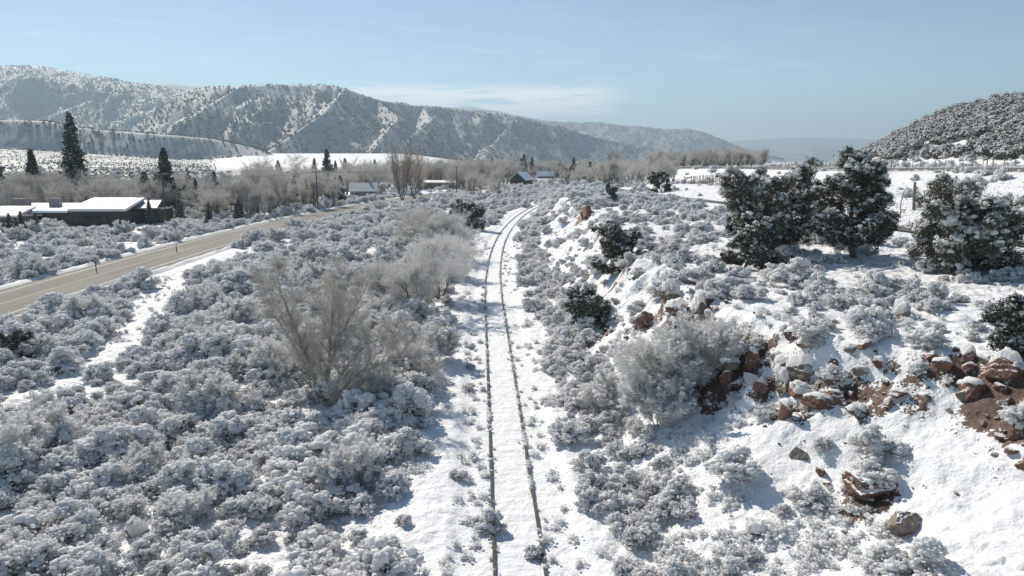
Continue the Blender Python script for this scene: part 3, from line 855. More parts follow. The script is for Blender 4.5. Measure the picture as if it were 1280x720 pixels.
def rock_meshes(rng, dims, cuts=9, snow=0.12, sub=None):
    V, Fc = sub or ICO4
    v = V.copy()
    for c in range(cuts):
        nrm = unit(rng.normal(size=3) * [1, 1, 0.8]); d = 0.36 + 0.34 * rng.random()
        e = np.clip(v @ nrm - d, 0, None); v = v - e[:, None] * nrm
    n = np.array([fbm(v[:, 0] * 2.4 + 9, v[:, 1] * 2.4 + v[:, 2] * 1.7, int(rng.integers(999)), 4)])[0]
    ax = unit(rng.normal(size=3) * [0.35, 0.35, 1.0]); lay = v @ ax
    st_ = vnoise(np.floor(lay * 5.5 + 0.6 * n), lay * 0 + 3.0, int(rng.integers(999))) - 0.5
    cr = ridged(v[:, 0] * 2.1 + v[:, 2], v[:, 1] * 2.1 - v[:, 2], int(rng.integers(999)), 2)
    v = v * (1 + 0.07 * n + 0.17 * st_ - 0.14 * sstep(0.80, 0.97, cr))[:, None]
    v = v * np.array(dims) * 1.25
    tri = v[Fc]; fn = np.cross(tri[:, 1] - tri[:, 0], tri[:, 2] - tri[:, 0])
    vn = np.zeros_like(v)
    for k in range(3): np.add.at(vn, Fc[:, k], fn)
    vn = unit(vn)
    rk = MB(); rk.add(v, Fc)
    cp = None
    if snow:
        w = sstep(0.25, 0.75, vn[:, 2] + 0.25 * n) * sstep(-0.1 * dims[2], 0.35 * dims[2], v[:, 2])
        c = v * (0.95 + 0.05 * w[:, None]) + np.stack([0 * w, 0 * w, snow * w * (0.8 + 0.5 * n)], -1)
        cp = MB(); keep = (w[Fc].max(1) > 0.01); cp.add(c, Fc[keep])
    return rk, cp

RS = np.random.default_rng
SHRUBS = []
for i, (R, H, nt_, sn_, lf, spk, bl) in enumerate([(0.62, 0.62, 95, 1.0, 10, 0.0, 0.115), (0.78, 0.7, 130, 1.0, 10, 0.1, 0.12), (0.55, 0.7, 85, 1.0, 12, 0.3, 0.10),
                                              (0.9, 0.85, 165, 1.0, 10, 0.2, 0.125), (0.5, 0.45, 70, 1.0, 10, 0.0, 0.105), (0.7, 0.8, 130, 0.75, 13, 0.5, 0.09)]):
    tw_, sn__ = shrub_meshes('s', R, H, RS(100 + i), nt_, sn_, lf, spk, bl)
    SHRUBS.append((tw_.mesh('shrub_branches', [M['twig'], M['sage']]), sn__.mesh('shrub_snow', [M['snowclump']], smooth=True), R))
# tall oak brush: twiggy, taller
BRUSH = []
for i in range(3):
    tr, cr, ms = bare_tree('b', 2.2, RS(140 + i), stems=9, lean=0.75, maxl=2, spread=0.7, nchild=(4, 6), tw=7, mats=('twig', 'frosted'), tl=0.12, twid=0.011, rad=0.014, trunkfrac=0.62, shrink=0.6, snowy=1.0)
    BRUSH.append((tr.mesh('brush_stems', ms), cr.mesh('brush_twigs', ms), 1.2))
# grass tufts
TUFTS = []
for i in range(3):
    r = RS(160 + i); mb = MB(); n = 90
    b = r.normal(size=(n, 3)) * [0.06, 0.06, 0]; e = b + unit(r.normal(size=(n, 3)) * [0.6, 0.6, 0.1] + [0, 0, 0.9]) * (0.08 + 0.2 * r.random((n, 1)))
    slivers(mb, b, e, 0.006, r, 0)
    c = e[r.integers(0, n, 26)] * [1, 1, 0.7]; blobs(mb, c, 0.02 + 0.035 * r.random(26), r, 0.6, 0.3, 1)
    blobs(mb, r.normal(size=(6, 3)) * [0.08, 0.08, 0.0], 0.05 + 0.05 * r.random(6), r, 0.5, 0.3, 1)
    TUFTS.append(mb.mesh('tuft', [M['frosted'], M['snowclump']]))

def holder(name, me):
    return me

def scatter(name, label, protos, pts, rz, sc, pick, cat=None, tilt=None):
    """plants nobody could count, as ONE object: points that carry whole plants"""
    me = bpy.data.meshes.new(name); n = len(pts)
    me.vertices.add(n); me.vertices.foreach_set('co', np.asarray(pts, np.float32).ravel())
    a = me.attributes.new('turn', 'FLOAT_VECTOR', 'POINT'); rot = np.zeros((n, 3), np.float32); rot[:, 2] = rz
    if tilt is not None: rot[:, :2] = tilt
    a.data.foreach_set('vector', rot.ravel())
    a = me.attributes.new('size', 'FLOAT_VECTOR', 'POINT')
    sc = np.asarray(sc, np.float32)
    if sc.ndim == 1: sc = np.repeat(sc[:, None], 3, 1)
    a.data.foreach_set('vector', sc.astype(np.float32).ravel())
    a = me.attributes.new('pick', 'INT', 'POINT'); a.data.foreach_set('value', np.asarray(pick, np.int32))
    o = bpy.data.objects.new(name, me); link(o)
    ng = bpy.data.node_groups.new(name, 'GeometryNodeTree')
    ng.interface.new_socket('Geometry', in_out='INPUT', socket_type='NodeSocketGeometry')
    ng.interface.new_socket('Geometry', in_out='OUTPUT', socket_type='NodeSocketGeometry')
    gi = ng.nodes.new('NodeGroupInput'); go = ng.nodes.new('NodeGroupOutput')
    iop = ng.nodes.new('GeometryNodeInstanceOnPoints'); jn = ng.nodes.new('GeometryNodeJoinGeometry')
    for parts in reversed(protos):
        j2 = ng.nodes.new('GeometryNodeJoinGeometry')
        for ob in parts:
            oi = ng.nodes.new('GeometryNodeObjectInfo'); oi.inputs['Object'].default_value = ob
            oi.transform_space = 'ORIGINAL'
            ng.links.new(oi.outputs['Geometry'], j2.inputs[0])
        gt = ng.nodes.new('GeometryNodeGeometryToInstance'); ng.links.new(j2.outputs[0], gt.inputs[0])
        ng.links.new(gt.outputs[0], jn.inputs[0])
    def attr(nm, ty):
        q = ng.nodes.new('GeometryNodeInputNamedAttribute'); q.data_type = ty; q.inputs['Name'].default_value = nm
        return q.outputs[0]
    ng.links.new(gi.outputs[0], iop.inputs['Points']); ng.links.new(jn.outputs[0], iop.inputs['Instance'])
    iop.inputs['Pick Instance'].default_value = True
    ng.links.new(attr('pick', 'INT'), iop.inputs['Instance Index'])
    ng.links.new(attr('turn', 'FLOAT_VECTOR'), iop.inputs['Rotation'])
    ng.links.new(attr('size', 'FLOAT_VECTOR'), iop.inputs['Scale'])
    ng.links.new(iop.outputs[0], go.inputs[0])
    md = o.modifiers.new('scatter', 'NODES'); md.node_group = ng
    tag(o, label, kind='stuff')
    return o

def plant(name, loc, rz, sc, parts, label, cat, group=None, tilt=(0, 0)):
    """a plant of its own: an Empty with its parts; meshes may be shared with others of its kind"""
    e = empty(name, loc, rz, 1.0)
    e.scale = (sc, sc, sc) if isinstance(sc, (int, float)) else sc
    e.rotation_euler = (tilt[0], tilt[1], rz)
    tag(e, label, cat, group)
    for nm, me in parts:
        o = bpy.data.objects.new(nm, me); link(o); o.parent = e
    return e

def in_view(x, y, z, margin=30):
    u, v, zc = project(x, y, z)
    return (u > -margin) & (u < 1280 + margin) & (v > 60) & (v < 720 + margin * 2) & (y > 5)
# ------------------------------------------------------------------ railway line
rt = empty('railway_track', (float(track_x(20)), 20, 0))
tag(rt, 'rusty single railway track half buried in snow, running up the valley', 'railway track')
def rail_mesh(off):
    prof = np.array([[-.066, -.03], [.066, -.03], [.062, .012], [.020, .03], [.018, .085], [.042, .10], [.042, .145], [-.042, .145], [-.042, .10], [-.018, .085], [-.020, .03], [-.062, .012]])
    ys = np.concatenate([np.arange(6, 120, 0.5), np.arange(120, 420, 2.0)])
    x = track_x(ys); g = np.gradient(x, ys); L = np.sqrt(1 + g * g); nx_, ny_ = 1 / L, -g / L
    cx = x + nx_ * off + 0.012 * fbm(ys / 3.0, ys * 0, 301 + int(off * 10), 2); cy = ys + ny_ * off
    cz = -0.185 + 0.012 * fbm(ys / 4.0, ys * 0, 305, 2)
    P = np.stack([cx[:, None] + nx_[:, None] * prof[None, :, 0], cy[:, None] + ny_[:, None] * prof[None, :, 0], cz[:, None] + prof[None, :, 1]], -1)
    n, m = P.shape[:2]
    i = np.arange(n - 1)[:, None]; j = np.arange(m)[None]; jn = (j + 1) % m
    f = np.stack([i * m + j, i * m + jn, (i + 1) * m + jn, (i + 1) * m + j], -1).reshape(-1, 4)
    mb = MB(); P = P - np.array([float(track_x(20)), 20, 0]); mb.add(P.reshape(-1, 3), f)
    return mb
for off in (-0.755, 0.755):
    r = rail_mesh(off).build('rail', M['rail'], rt)
    # snow left on the railhead in short runs
    rg = RS(25 + int(off * 10)); mb = MB()
    C = []; Sz = []
    y = 8.0
    while y < 260:
        ln = rg.choice([0.0, 0.12, 0.25, 0.7, 1.6], p=[.15, .35, .25, .17, .08]); n = 1 + int(ln / 0.06)
        for q in range(n):
            yy = y + q * 0.06; C.append([float(track_x(yy)) + off + rg.normal() * 0.03 - float(track_x(20)), yy - 20, -0.045 + rg.normal() * 0.012]); Sz.append(0.055 + 0.05 * rg.random())
        y += ln + rg.exponential(0.9)
    blobs(mb, C, Sz, rg, 0.6, 0.25, 0)
    mb.build('rail_snow', M['snowclump'], r, smooth=True)

# ------------------------------------------------------------------ stones in the cutting
ROCKVAR = []
def add_rock(u, v, wpx, hpx, material, label, seed, snow=1.0, tiltv=0.0, sink=0.3, deep=None):
    x, y, z = ground_hit(u, v)
    kk = 1.25 if seed < 402 else 1.0
    w = kk * 1.02 * wpx * y / F / 2; h = kk * 1.0 * hpx * y / F / 2; d = (deep or 0.9) * w
    rg = RS(seed)
    rk, cp = rock_meshes(rg, (w, d, h), 8 + int(rg.integers(5)), snow * min(0.16, 0.5 * h) if snow else 0, ICO4 if wpx > 14 else ICO3)
    if seed == 400: rk, cp = rock_meshes(RS(463), (w, 0.8 * w, h), 12, 0, ICO4)
    e = empty('sandstone_boulder' if wpx > 20 else 'sandstone_rock', (x, y, z + h * (1 - 2 * sink)), rg.random() * 0.6 - 0.3)
    e.rotation_euler = (rg.normal() * 0.12 - 0.1, rg.normal() * 0.15 + tiltv, rg.random() * 6.28 if False else rg.normal() * 0.5)
    tag(e, label, 'boulder' if wpx > 20 else 'rock')
    rk.build('stone', material, e, smooth=False)
    if cp: cp.build('snow_cap', M['snowclump'], e, smooth=True)
    return e
R_, T_ = M['rock'], M['tanrock']
NAMED = [
 (1080, 620, 50, 40, R_, 'large red boulder under the two clumped bushes on the smooth snow slope', 0.0, -0.2),
 (1127, 661, 40, 26, T_, 'bare tan cracked boulder below the large red one', 0.0, 0.1),
 (1001, 570, 24, 20, T_, 'upright tan stone left of the twin bushes on the slope', 0.0, 0.2),
 (1027, 592, 18, 10, R_, 'small flat brown stone just below the upright tan one', 0.0, 0.3),
 (1034, 606, 14, 11, R_, 'small reddish stone lowest of the two beside the slope bushes', 0.0, 0.0),
 (1273, 547, 20, 22, R_, 'round brown stone with snow cap at the right edge of the slope', 1.0, 0.0),
 (207, 640, 34, 24, T_, 'dark grey brown boulder in the shade among the brush on the left', 1.0, 0.2),
 (166, 668, 30, 26, T_, 'boulder wholly rounded over with snow among the left brush', 2.4, 0.0),
 (1251, 462, 46, 26, R_, 'flat topped red boulder jutting from the rim under a snow slab', 1.6, 0.1),
 (1213, 446, 22, 24, R_, 'upright rusty slab at the rim left of the jutting boulder', 0.8, 0.0),
 (1232, 452, 16, 10, T_, 'little stone wedged between rusty slab and jutting boulder', 1.0, 0.0),
 (1207, 462, 20, 12, R_, 'pinkish chunk at the foot of the rusty slab', 0.8, 0.0),
 (1180, 462, 26, 22, R_, 'red crumbling block in the earth face of the rim', 0.3, 0.2),
 (1165, 448, 16, 12, R_, 'dark red lump at the left end of the bare earth face', 0.6, 0.0),
 (1127, 398, 36, 24, T_, 'low rounded boulder buried in snow on the open shelf', 2.4, 0.0),
 (919, 443, 36, 20, R_, 'brown flat stone topping the stacked outcrop', 0.8, 0.1),
 (938, 458, 26, 30, R_, 'tall red block on the right of the stacked outcrop', 0.5, 0.0),
 (916, 462, 28, 16, T_, 'pale snow dusted slab in the middle of the stacked outcrop', 0.9, 0.3),
 (908, 476, 24, 18, R_, 'dark red stone at the lower left of the stacked outcrop', 0.6, 0.0),
 (926, 482, 24, 18, R_, 'brown wedge at the bottom of the stacked outcrop', 0.4, -0.2),
 (950, 484, 22, 20, R_, 'deep red stone beside the foot of the stacked outcrop', 0.4, 0.1),
 (905, 424, 22, 16, R_, 'red ledge stone above the stacked outcrop', 0.9, 0.2),
 (843, 372, 26, 24, T_, 'square tan block with a tall snow cap on the rim', 2.6, 0.0),
 (846, 398, 32, 24, R_, 'red boulder under a broad snow cushion below the square block', 2.2, 0.2),
 (807, 402, 28, 22, R_, 'red earthen boulder half covered by a frosted bush', 0.3, 0.0),
 (879, 378, 22, 16, R_, 'reddish rim stone right of the broad snow cushion', 1.4, 0.0),
 (874, 396, 26, 30, T_, 'snow plastered slab leaning beside the red rim stones', 2.2, -0.2),
 (885, 404, 16, 22, R_, 'thin dark slab standing right of the snow plastered one', 0.6, 0.1),
 (978, 460, 24, 26, R_, 'orange brown block in the middle of the cutting top', 1.2, 0.0),
 (1002, 474, 36, 26, T_, 'big block wrapped in snow in the centre of the cutting', 2.6, 0.1),
 (978, 486, 28, 24, T_, 'cube shaped boulder with thick square snow cap', 2.8, 0.0),
 (1003, 494, 32, 20, R_, 'pink boulder with sloping snow on its left shoulder', 1.3, -0.2),
 (1022, 508, 36, 20, R_, 'dark red stone line at the foot of the central rocks', 0.8, 0.0),
 (1046, 500, 26, 22, R_, 'smooth rosy boulder under a drooping snowy bush', 0.5, 0.0),
 (982, 522, 22, 30, R_, 'steep red stone lowest in the central rocks', 0.9, 0.3),
 (1072, 514, 30, 12, R_, 'long brown slab lying right of the rosy boulder', 0.8, 0.2),
 (1096, 456, 22, 16, R_, 'small brown block between the snow drifts of the rim', 1.2, 0.0),
 (1110, 508, 20, 16, R_, 'stubby red stone on the streak of bare earth', 0.7, 0.0),
 (1122, 496, 26, 12, R_, 'broken red slab at the top of the streak of bare earth', 0.9, 0.3),
 (1040, 480, 18, 12, R_, 'little brown stone peeping from snow above the rosy boulder', 1.4, 0.0),
 (1080, 432, 20, 12, R_, 'short red ledge under the round bush on the rim', 1.0, 0.0),
 (1008, 430, 22, 14, R_, 'low brown ledge between two bushes on the rim', 1.2, 0.0),
 (990, 418, 22, 16, R_, 'dark reddish boulder tucked beneath the rim bushes', 1.2, 0.1),
 (1108, 388, 10, 14, R_, 'small red stone standing beside the snow buried boulder', 0.5, 0.0),
 (735, 270, 22, 18, R_, 'narrow red pinnacle of rock on the far rim', 0.2, 0.0),
 (762, 286, 22, 18, R_, 'dark red crag below the far rim junipers', 0.4, 0.0),
 (765, 300, 12, 16, R_, 'red crag foot showing under the far scrub', 0.3, 0.0),
 (734, 418, 34, 30, R_, 'dark red earth bluff under the lone juniper above the track', 0.2, 0.3),
 (722, 436, 18, 18, R_, 'crumbled red clod at the foot of the lone juniper', 0.2, 0.0),
 (1257, 520, 20, 14, R_, 'loose red clod on the bare earth by the right edge', 0.0, 0.0),
 (946, 664, 26, 18, T_, 'snow mounded stone low on the slope beside small bush', 2.8, 0.0),
 (1060, 552, 14, 8, R_, 'small dark stone right of the upper twin bush', 0.2, 0.0),
 (1130, 568, 12, 7, T_, 'thin grey chip lying alone on the smooth slope', 0.6, 0.0),
 (1057, 668, 12, 8, T_, 'small stone beside the tan cracked boulder', 0.3, 0.0),
]
for i, (u, v, w, h, m_, lb, sn_, tl) in enumerate(NAMED):
    add_rock(u, v, w, h, m_, lb, 400 + i, sn_, tl, sink=0.40)
# nameless stones strewn below the rim
rg = RS(77); cnt = 0
PROTO = []
for q in range(6):
    rk, cp = rock_meshes(RS(900 + q), (0.30 + 0.1 * (q % 2), 0.26, 0.2), 9, 0.07, ICO3)
    PROTO.append((rk.mesh('loose_stone', R_ if q % 3 else T_), cp.mesh('stone_cap', M['snowclump'], smooth=True)))
while cnt < 70:
    y = 15 + 50 * rg.random() ** 1.3; s = np.interp(y, RIM_Y, RIM_S) + rg.normal() * 1.6 - 0.6; x = float(track_x(y)) + s
    if s < 6 or not in_view(x, y, 4.0): continue
    if rg.random() > 0.15 + float(vnoise(np.array([x / 3]), np.array([y / 3]), 55)[0]): continue
    sc = 0.35 + 1.2 * rg.random() ** 2.5
    pr = PROTO[rg.integers(6)]
    plant('loose_stone', (x, y, hgt(x, y) - 0.01 * sc), rg.random() * 6.28, sc, [('stone', pr[0]), ('snow_cap', pr[1])],
          'small snow capped stone lying loose along the rim of the cutting', 'rock', 'loose stones along the rim of the cutting', (rg.normal() * .3, rg.normal() * .3))
    cnt += 1

for (dx_, dy_, dr_, dq_) in DIRT:
    if dy_ > 60 or dq_ < 0.7: continue
    for q in range(int(9 * dr_)):
        x = dx_ + rg.normal() * dr_ * 0.6; y = dy_ + rg.normal() * dr_ * 0.6; sc = 0.18 + 0.45 * rg.random() ** 2
        pr = PROTO[rg.integers(6)]
        plant('loose_stone', (x, y, hgt(x, y) + 0.02), rg.random() * 6.28, sc, [('stone', pr[0])],
              'small bare stone lying on a patch of red earth', 'rock', 'bare stones on the red earth', (rg.normal() * .5, rg.normal() * .5))

# ------------------------------------------------------------------ trees that stand out
def tree_parts(t): return t
def put_juniper(u, v, H, R, seed, label, name='juniper_tree', y=None, **kw):
    x, y_, z = ground_hit(u, v) if y is None else at_depth(u, y)
    tr, fo, sn = juniper(H, R, RS(seed), **kw)
    e = empty(name, (x, y_, z), 0); tag(e, label, 'tree')
    tr.build('trunk', M['bark'], e); fo.build('crown', M['juniper'], e); sn.build('snow_load', M['snowclump'], e, smooth=True)
    return e
put_juniper(962, 318, 7.5, 3.1, 11, 'tall spreading juniper with open limbs, left one of the tree group on the shelf', nclump=100, leafn=640, leafs=0.068, low=0.08, snowy=1.0, trunks=2)
put_juniper(931, 338, 3.6, 1.9, 12, 'squat rounded juniper in front of the tall spreading one', nclump=52, leafn=480, low=0.08)
put_juniper(1012, 300, 5.2, 2.0, 15, 'thin juniper between the tall spreading one and the leaning dark one', nclump=48, leafn=420, low=0.15)
put_juniper(1068, 322, 7.6, 2.9, 13, 'tall dark juniper with bare lower trunk on the shelf edge', nclump=85, leafn=720, leafs=0.068, low=0.10, cone=0.25, snowy=1.0)
put_juniper(1208, 338, 5.0, 3.4, 14, 'broad low juniper heavy with snow pads beside the path', nclump=90, leafn=600, leafs=0.068, low=0.03, snowy=1.0, trunks=2)
put_juniper(1284, 448, 2.6, 1.5, 16, 'snow draped juniper at the brink of the cutting by the right edge', nclump=100, leafn=520, leafs=0.05, low=0.03)
put_juniper(738, 408, 2.8, 1.6, 17, 'lone dark juniper on red earth above the track', nclump=85, leafn=380, low=0.02, snowy=1.0)
put_juniper(775, 340, 4.0, 2.1, 18, 'dark juniper on the bank beyond the lone one', nclump=85, leafn=380, low=0.02, snowy=1.0)
put_juniper(764, 254, 3.2, 1.5, 19, 'small juniper on the crest of the far bank', nclump=24, leafn=200, leafs=0.14, low=0.03, snowy=0.5)
put_juniper(827, 240, 4.2, 2.4, 20, 'dark juniper pair standing beside the bend of the path', nclump=34, leafn=220, leafs=0.15, low=0.03, snowy=0.6, trunks=2)
put_juniper(590, 283, 5.4, 3.2, 21, 'wide dark juniper beside the track at the bend', nclump=50, leafn=260, leafs=0.14, low=0.03, snowy=0.6, y=128)
put_juniper(572, 268, 4.6, 2.2, 22, 'smaller dark juniper behind the wide one at the bend', nclump=34, leafn=220, leafs=0.14, low=0.03, snowy=0.7, y=150)
put_juniper(22, 436, 2.0, 1.15, 23, 'small dark juniper among the frosted brush below the road', nclump=60, leafn=300, low=0.02, snowy=0.9, y=44)

# the big bare tree with five limbs, frosted shrubs behind it
def limb_tree(limbs, seed, name, label, root, tl=0.6, tw=5, r0=0.10, stemmat='barktan'):
    rg = RS(seed); tr = MB(); cr = MB(); sk = []
    for pts, r in limbs:
        P = np.array(pts, float); t = np.linspace(0, 1, len(P)); T = np.linspace(0, 1, 14)
        Q = np.array([np.interp(T, t, P[:, k]) for k in range(3)]).T
        for _ in range(2): Q[1:-1] = (Q[:-2] + 2 * Q[1:-1] + Q[2:]) / 4
        Q[1:] += rg.normal(size=(13, 3)) * 0.04
        rr = np.linspace(r, r * 0.18, 14); tr.tube(Q, rr, 6, 0)
        for i in range(3, 14):
            for q in range(2):
                d = unit(Q[i] - Q[i - 1]); side = unit(np.cross(d, rg.normal(size=3)))
                skeleton(rg, Q[i - 1] + (Q[i] - Q[i - 1]) * rg.random(), unit(d * 0.75 + side * 0.6 + [0, 0, 0.1]), tl * 3.0 * (0.5 + 0.6 * rg.random()) * (1.15 - i / 22), rr[i] * 0.55, 1, 3, [5, 5, 4, 3], sk, 0.55, (2, 4), 0.05, 0.6)
    for lv, pts, rr in sk: cr.tube(pts, np.maximum(rr, 0.009), 4 if lv == 1 else 3, 0 if lv == 1 else 1)
    twigs_on(cr, sk, rg, (2, 3), tw, tl * 0.75, 0.0065, 1)
    e = empty(name, root); tag(e, label, 'tree')
    ms = [M[stemmat], M['tantwig'], M['snowclump']]
    tr.build('trunk', ms, e); cr.build('crown', ms, e)
    return e
x, y, z = ground_hit(398, 502)
BX, BY = x, y
limb_tree([([[0, 0, -.2], [-.15, 0, 1.2], [-.7, 0, 3.2], [-1.5, .1, 5.2], [-1.9, .2, 6.6]], 0.12),
           ([[-.2, .2, -.2], [-.5, .3, 1.2], [-1.1, .4, 2.8], [-2.1, .3, 4.4], [-2.9, .5, 5.6]], 0.09),
           ([[.35, .1, -.2], [.5, 0, 1.6], [.8, 0, 3.2], [1.0, -.1, 4.8], [1.1, 0, 6.6]], 0.11),
           ([[.5, .1, 1.0], [.9, 0, 2.6], [1.7, 0, 4.2], [2.3, 0, 5.2], [2.7, .1, 6.3]], 0.09),
           ([[.6, -.1, -.2], [1.1, -.1, 1.2], [1.9, 0, 2.4], [3.0, 0, 3.3], [4.0, .2, 3.6]], 0.09),
           ([[.5, -.4, -.1], [1.4, -.5, 0.9], [2.7, -.5, 1.9], [4.3, -.4, 2.5], [5.8, -.3, 2.2]], 0.10),
           ([[.4, -.5, -.1], [1.2, -.9, 0.5], [2.2, -1.2, 0.7], [3.4, -1.5, 0.35]], 0.06),
           ([[0, .5, -.2], [-.1, .9, 1.7], [.1, 1.4, 3.6], [.2, 1.6, 5.6]], 0.08)],
          31, 'bare_tree', 'big bare tree forking low into several spreading limbs, amid the brush left of the track', (x, y, z), 0.55, 3)
def put_bare(name, label, x, y, H, seed, **kw):
    tr, cr, ms = bare_tree('t', H, RS(seed), **kw)
    e = empty(name, (x, y, hgt(x, y)), 0); tag(e, label, 'tree')
    tr.build('trunk', ms, e); cr.build('crown', ms, e); return e
for (u, y, H, seed, lb, kw) in [
    (520, 57, 5.4, 41, 'frosted bare tree with rounded crown behind the big bare tree', dict(stems=4, lean=0.35, mats=('bark', 'frosted'), tw=5, tl=0.07, twid=0.011, rad=0.014)),
    (547, 64, 6.2, 42, 'taller frosted tree leaning towards the track', dict(stems=4, lean=0.35, mats=('bark', 'frosted'), tw=5, tl=0.07, twid=0.012, rad=0.014)),
    (498, 61, 4.6, 43, 'low wide frosted thicket tree left of the rounded one', dict(stems=6, lean=0.6, mats=('bark', 'frosted'), tw=5, tl=0.08, twid=0.012, rad=0.013)),
    (535, 92, 8.2, 44, 'pale feathery bare tree standing above the brush at mid distance', dict(stems=3, lean=0.2, mats=('bark', 'finetwig'), tw=4, tl=0.06, twid=0.014, rad=0.014)),
    (562, 88, 6.0, 45, 'round frosted willow beside the bend of the track', dict(stems=7, lean=0.5, mats=('bark', 'frosted'), tw=5, tl=0.08, twid=0.014, rad=0.011)),
    (548, 76, 5.0, 46, 'bushy frosted willow in front of the feathery bare tree', dict(stems=7, lean=0.55, mats=('bark', 'frosted'), tw=5, tl=0.08, twid=0.013, rad=0.011))]:
    kx, _ = ray(u, 300); put_bare('bare_tree' if H > 5.2 else 'frosted_willow', lb, kx * y, y, H, seed, **kw)
# willow thickets in the cutting and beside the track
WIL = [(845, 500, 3.0, 51, 'big feathery frosted willow filling the foot of the cutting'), (805, 480, 2.3, 52, 'frosted willow on the left flank of the big feathery one'),
       (880, 465, 2.4, 53, 'frosted willow behind the big feathery one under the outcrop'), (520, 478, 2.2, 54, 'thin frosted willow under the drooping limb of the big bare tree'),
       (545, 452, 2.0, 55, 'low spreading frosted willow at the verge of the track'), (480, 505, 1.8, 56, 'small frosted willow right of the big bare tree'),
       (822, 530, 2.0, 57, 'frosted willow low in the ditch before the cutting'), (352, 470, 2.2, 58, 'brown willow clump crowding the left foot of the big bare tree'), (762, 520, 1.7, 59, 'upright frosted willow near the rails')]
for (u, v, H, seed, lb) in WIL:
    x, y, z = ground_hit(u, v)
    put_bare('frosted_willow', lb, x, y, H, seed, stems=10, lean=0.8, maxl=2, spread=0.6, nchild=(5, 7), tw=8, mats=('twig', 'frosted'), tl=0.12, twid=0.009, rad=0.012, trunkfrac=0.7, shrink=0.6, snowy=0.5)

HOUSE_ZONES = [(-106, -63, 131, 152), (-66, -40, 236, 262)]
def off_houses(x, y, views=True):
    ok = np.ones(np.shape(x), bool)
    for (u0, Yh, wp) in [(455, 252, 24), (652, 374, 17), (682, 442, 16), (325, 216, 9), (548, 322, 18)] if views else []:
        uu = 640 + F * x / np.maximum(y, 1); ok &= ~((np.abs(uu - u0) < wp) & (y < Yh + 6) & (y > 185 if Yh > 230 else y > 175))
    for a, b, c, d in HOUSE_ZONES: ok &= ~((x > a) & (x < b) & (y > c) & (y < d))
    return ok

# spruces
SPR = []
for i in range(4):
    tr, fo, sn = spruce(10.0, 2.3, RS(200 + i), 22, 7, 20, 0.5, 0.3, 0.30)
    SPR.append([('trunk', tr.mesh('t', M['darkwood'])), ('crown', fo.mesh('c', M['spruce'])), ('snow_load', sn.mesh('n', M['snowclump'], True))])
def big_spruce(u, Y, H, R, seed, label, ragged=0.3, whorls=34):
    x, y, z = at_depth(u, Y)
    tr, fo, sn = spruce(H, R, RS(seed), whorls, 8, 34, 0.45, ragged, 0.42)
    e = empty('spruce_tree', (x, y, z)); tag(e, label, 'tree')
    tr.build('trunk', M['darkwood'], e); fo.build('crown', M['spruce'], e); sn.build('snow_load', M['snowclump'], e, smooth=True)
big_spruce(97, 186, 24.0, 4.4, 61, 'tallest spruce, dark and ragged, standing behind the long low house', 0.35)
big_spruce(45, 190, 14.6, 2.8, 62, 'slender spruce left of the tallest one')
big_spruce(209, 182, 15.2, 3.6, 63, 'ragged broad spruce by the utility pole right of the house', 0.5)
big_spruce(-2, 168, 13.5, 4.5, 64, 'dark spruce cut off by the left edge above the garage', 0.4)
big_spruce(183, 176, 9.5, 3.0, 65, 'small dark spruce behind the right end of the long house roof', 0.4)
SPRUCES = [(246, 176, 8.0), (270, 190, 9.5), (345, 205, 8.5), (368, 198, 8.0), (410, 330, 17.0), (411, 208, 8.6), (426, 212, 8.0), (420, 216, 7.4), (394, 330, 13.0), (349, 290, 12.0), (442, 420, 9),
      (655, 470, 16.0), (665, 520, 14), (717, 430, 13.5), (652, 420, 13.0), (672, 410, 9.0), (708, 420, 8.0), (698, 520, 10), (640, 560, 9), (820, 520, 9), (865, 560, 9), (843, 600, 9), (985, 520, 12),
      (255, 168, 6.0), (232, 182, 6.5), (285, 180, 6.2), (298, 176, 5.2), (12, 120, 3.8), (20, 118, 3.2), (27, 119, 4.2), (5, 119, 3.0), (45, 122, 3.6), (728, 480, 9), (610, 450, 9), (745, 600, 10), (318, 240, 8), (236, 230, 10), (150, 235, 7), (240, 165, 4.5), (263, 172, 5), (279, 172, 4.6), (291, 183, 5.2), (306, 186, 5.6), (312, 196, 5), (333, 190, 5.5), (357, 205, 6), (384, 200, 6.5), (247, 190, 6.4), (303, 215, 7), (225, 168, 5)] + [(150 + (i * 37) % 185, 124 + (i * 53) % 40 + (14 if i % 3 else 0), 2.8 + (i * 29) % 17 / 8) for i in range(34)] + [(395 + (i * 61) % 500, 300 + (i * 97) % 260, 8 + (i * 31) % 23 / 4) for i in range(40) if not 560 < 395 + (i * 61) % 500 < 600 and 395 + (i * 61) % 500 < 860]
for i, (u, Y, H) in enumerate(SPRUCES):
    x, y, z = at_depth(u, Y)
    if not off_houses(np.array([x]), np.array([y]))[0] and y > 175: continue
    if abs(x - float(road_x(y))) < 8 or abs(x - float(track_x(y))) < 5 or (y > 290 and x > float(track_x(y)) + 12): continue
    plant('spruce_tree', (x, y, z - 0.1), i * 1.7, (H / 10 * (0.9 + 0.4 * ((i * 7) % 5) / 4), H / 10 * 1.1, H / 10), SPR[i % 4],
          'snow dusted spruce scattered among the bare trees of the valley floor', 'tree', 'spruces on the valley floor')

# bare cottonwoods of the valley floor
BARE = []
for i in range(5):
    up = i >= 3
    tr, cr, ms = bare_tree('t', 10.0, RS(220 + i), stems=5 if up else 2 + i, lean=0.12 if up else 0.3, maxl=3, spread=0.3 if up else 0.55, nchild=(3, 5), tw=2,
                           mats=('bark', 'finetwig'), tl=0.075, twid=0.02, rad=0.014, lift=0.14 if up else 0.06, darkto=3)
    BARE.append([('trunk', tr.mesh('t', ms)), ('crown', cr.mesh('c', ms))])
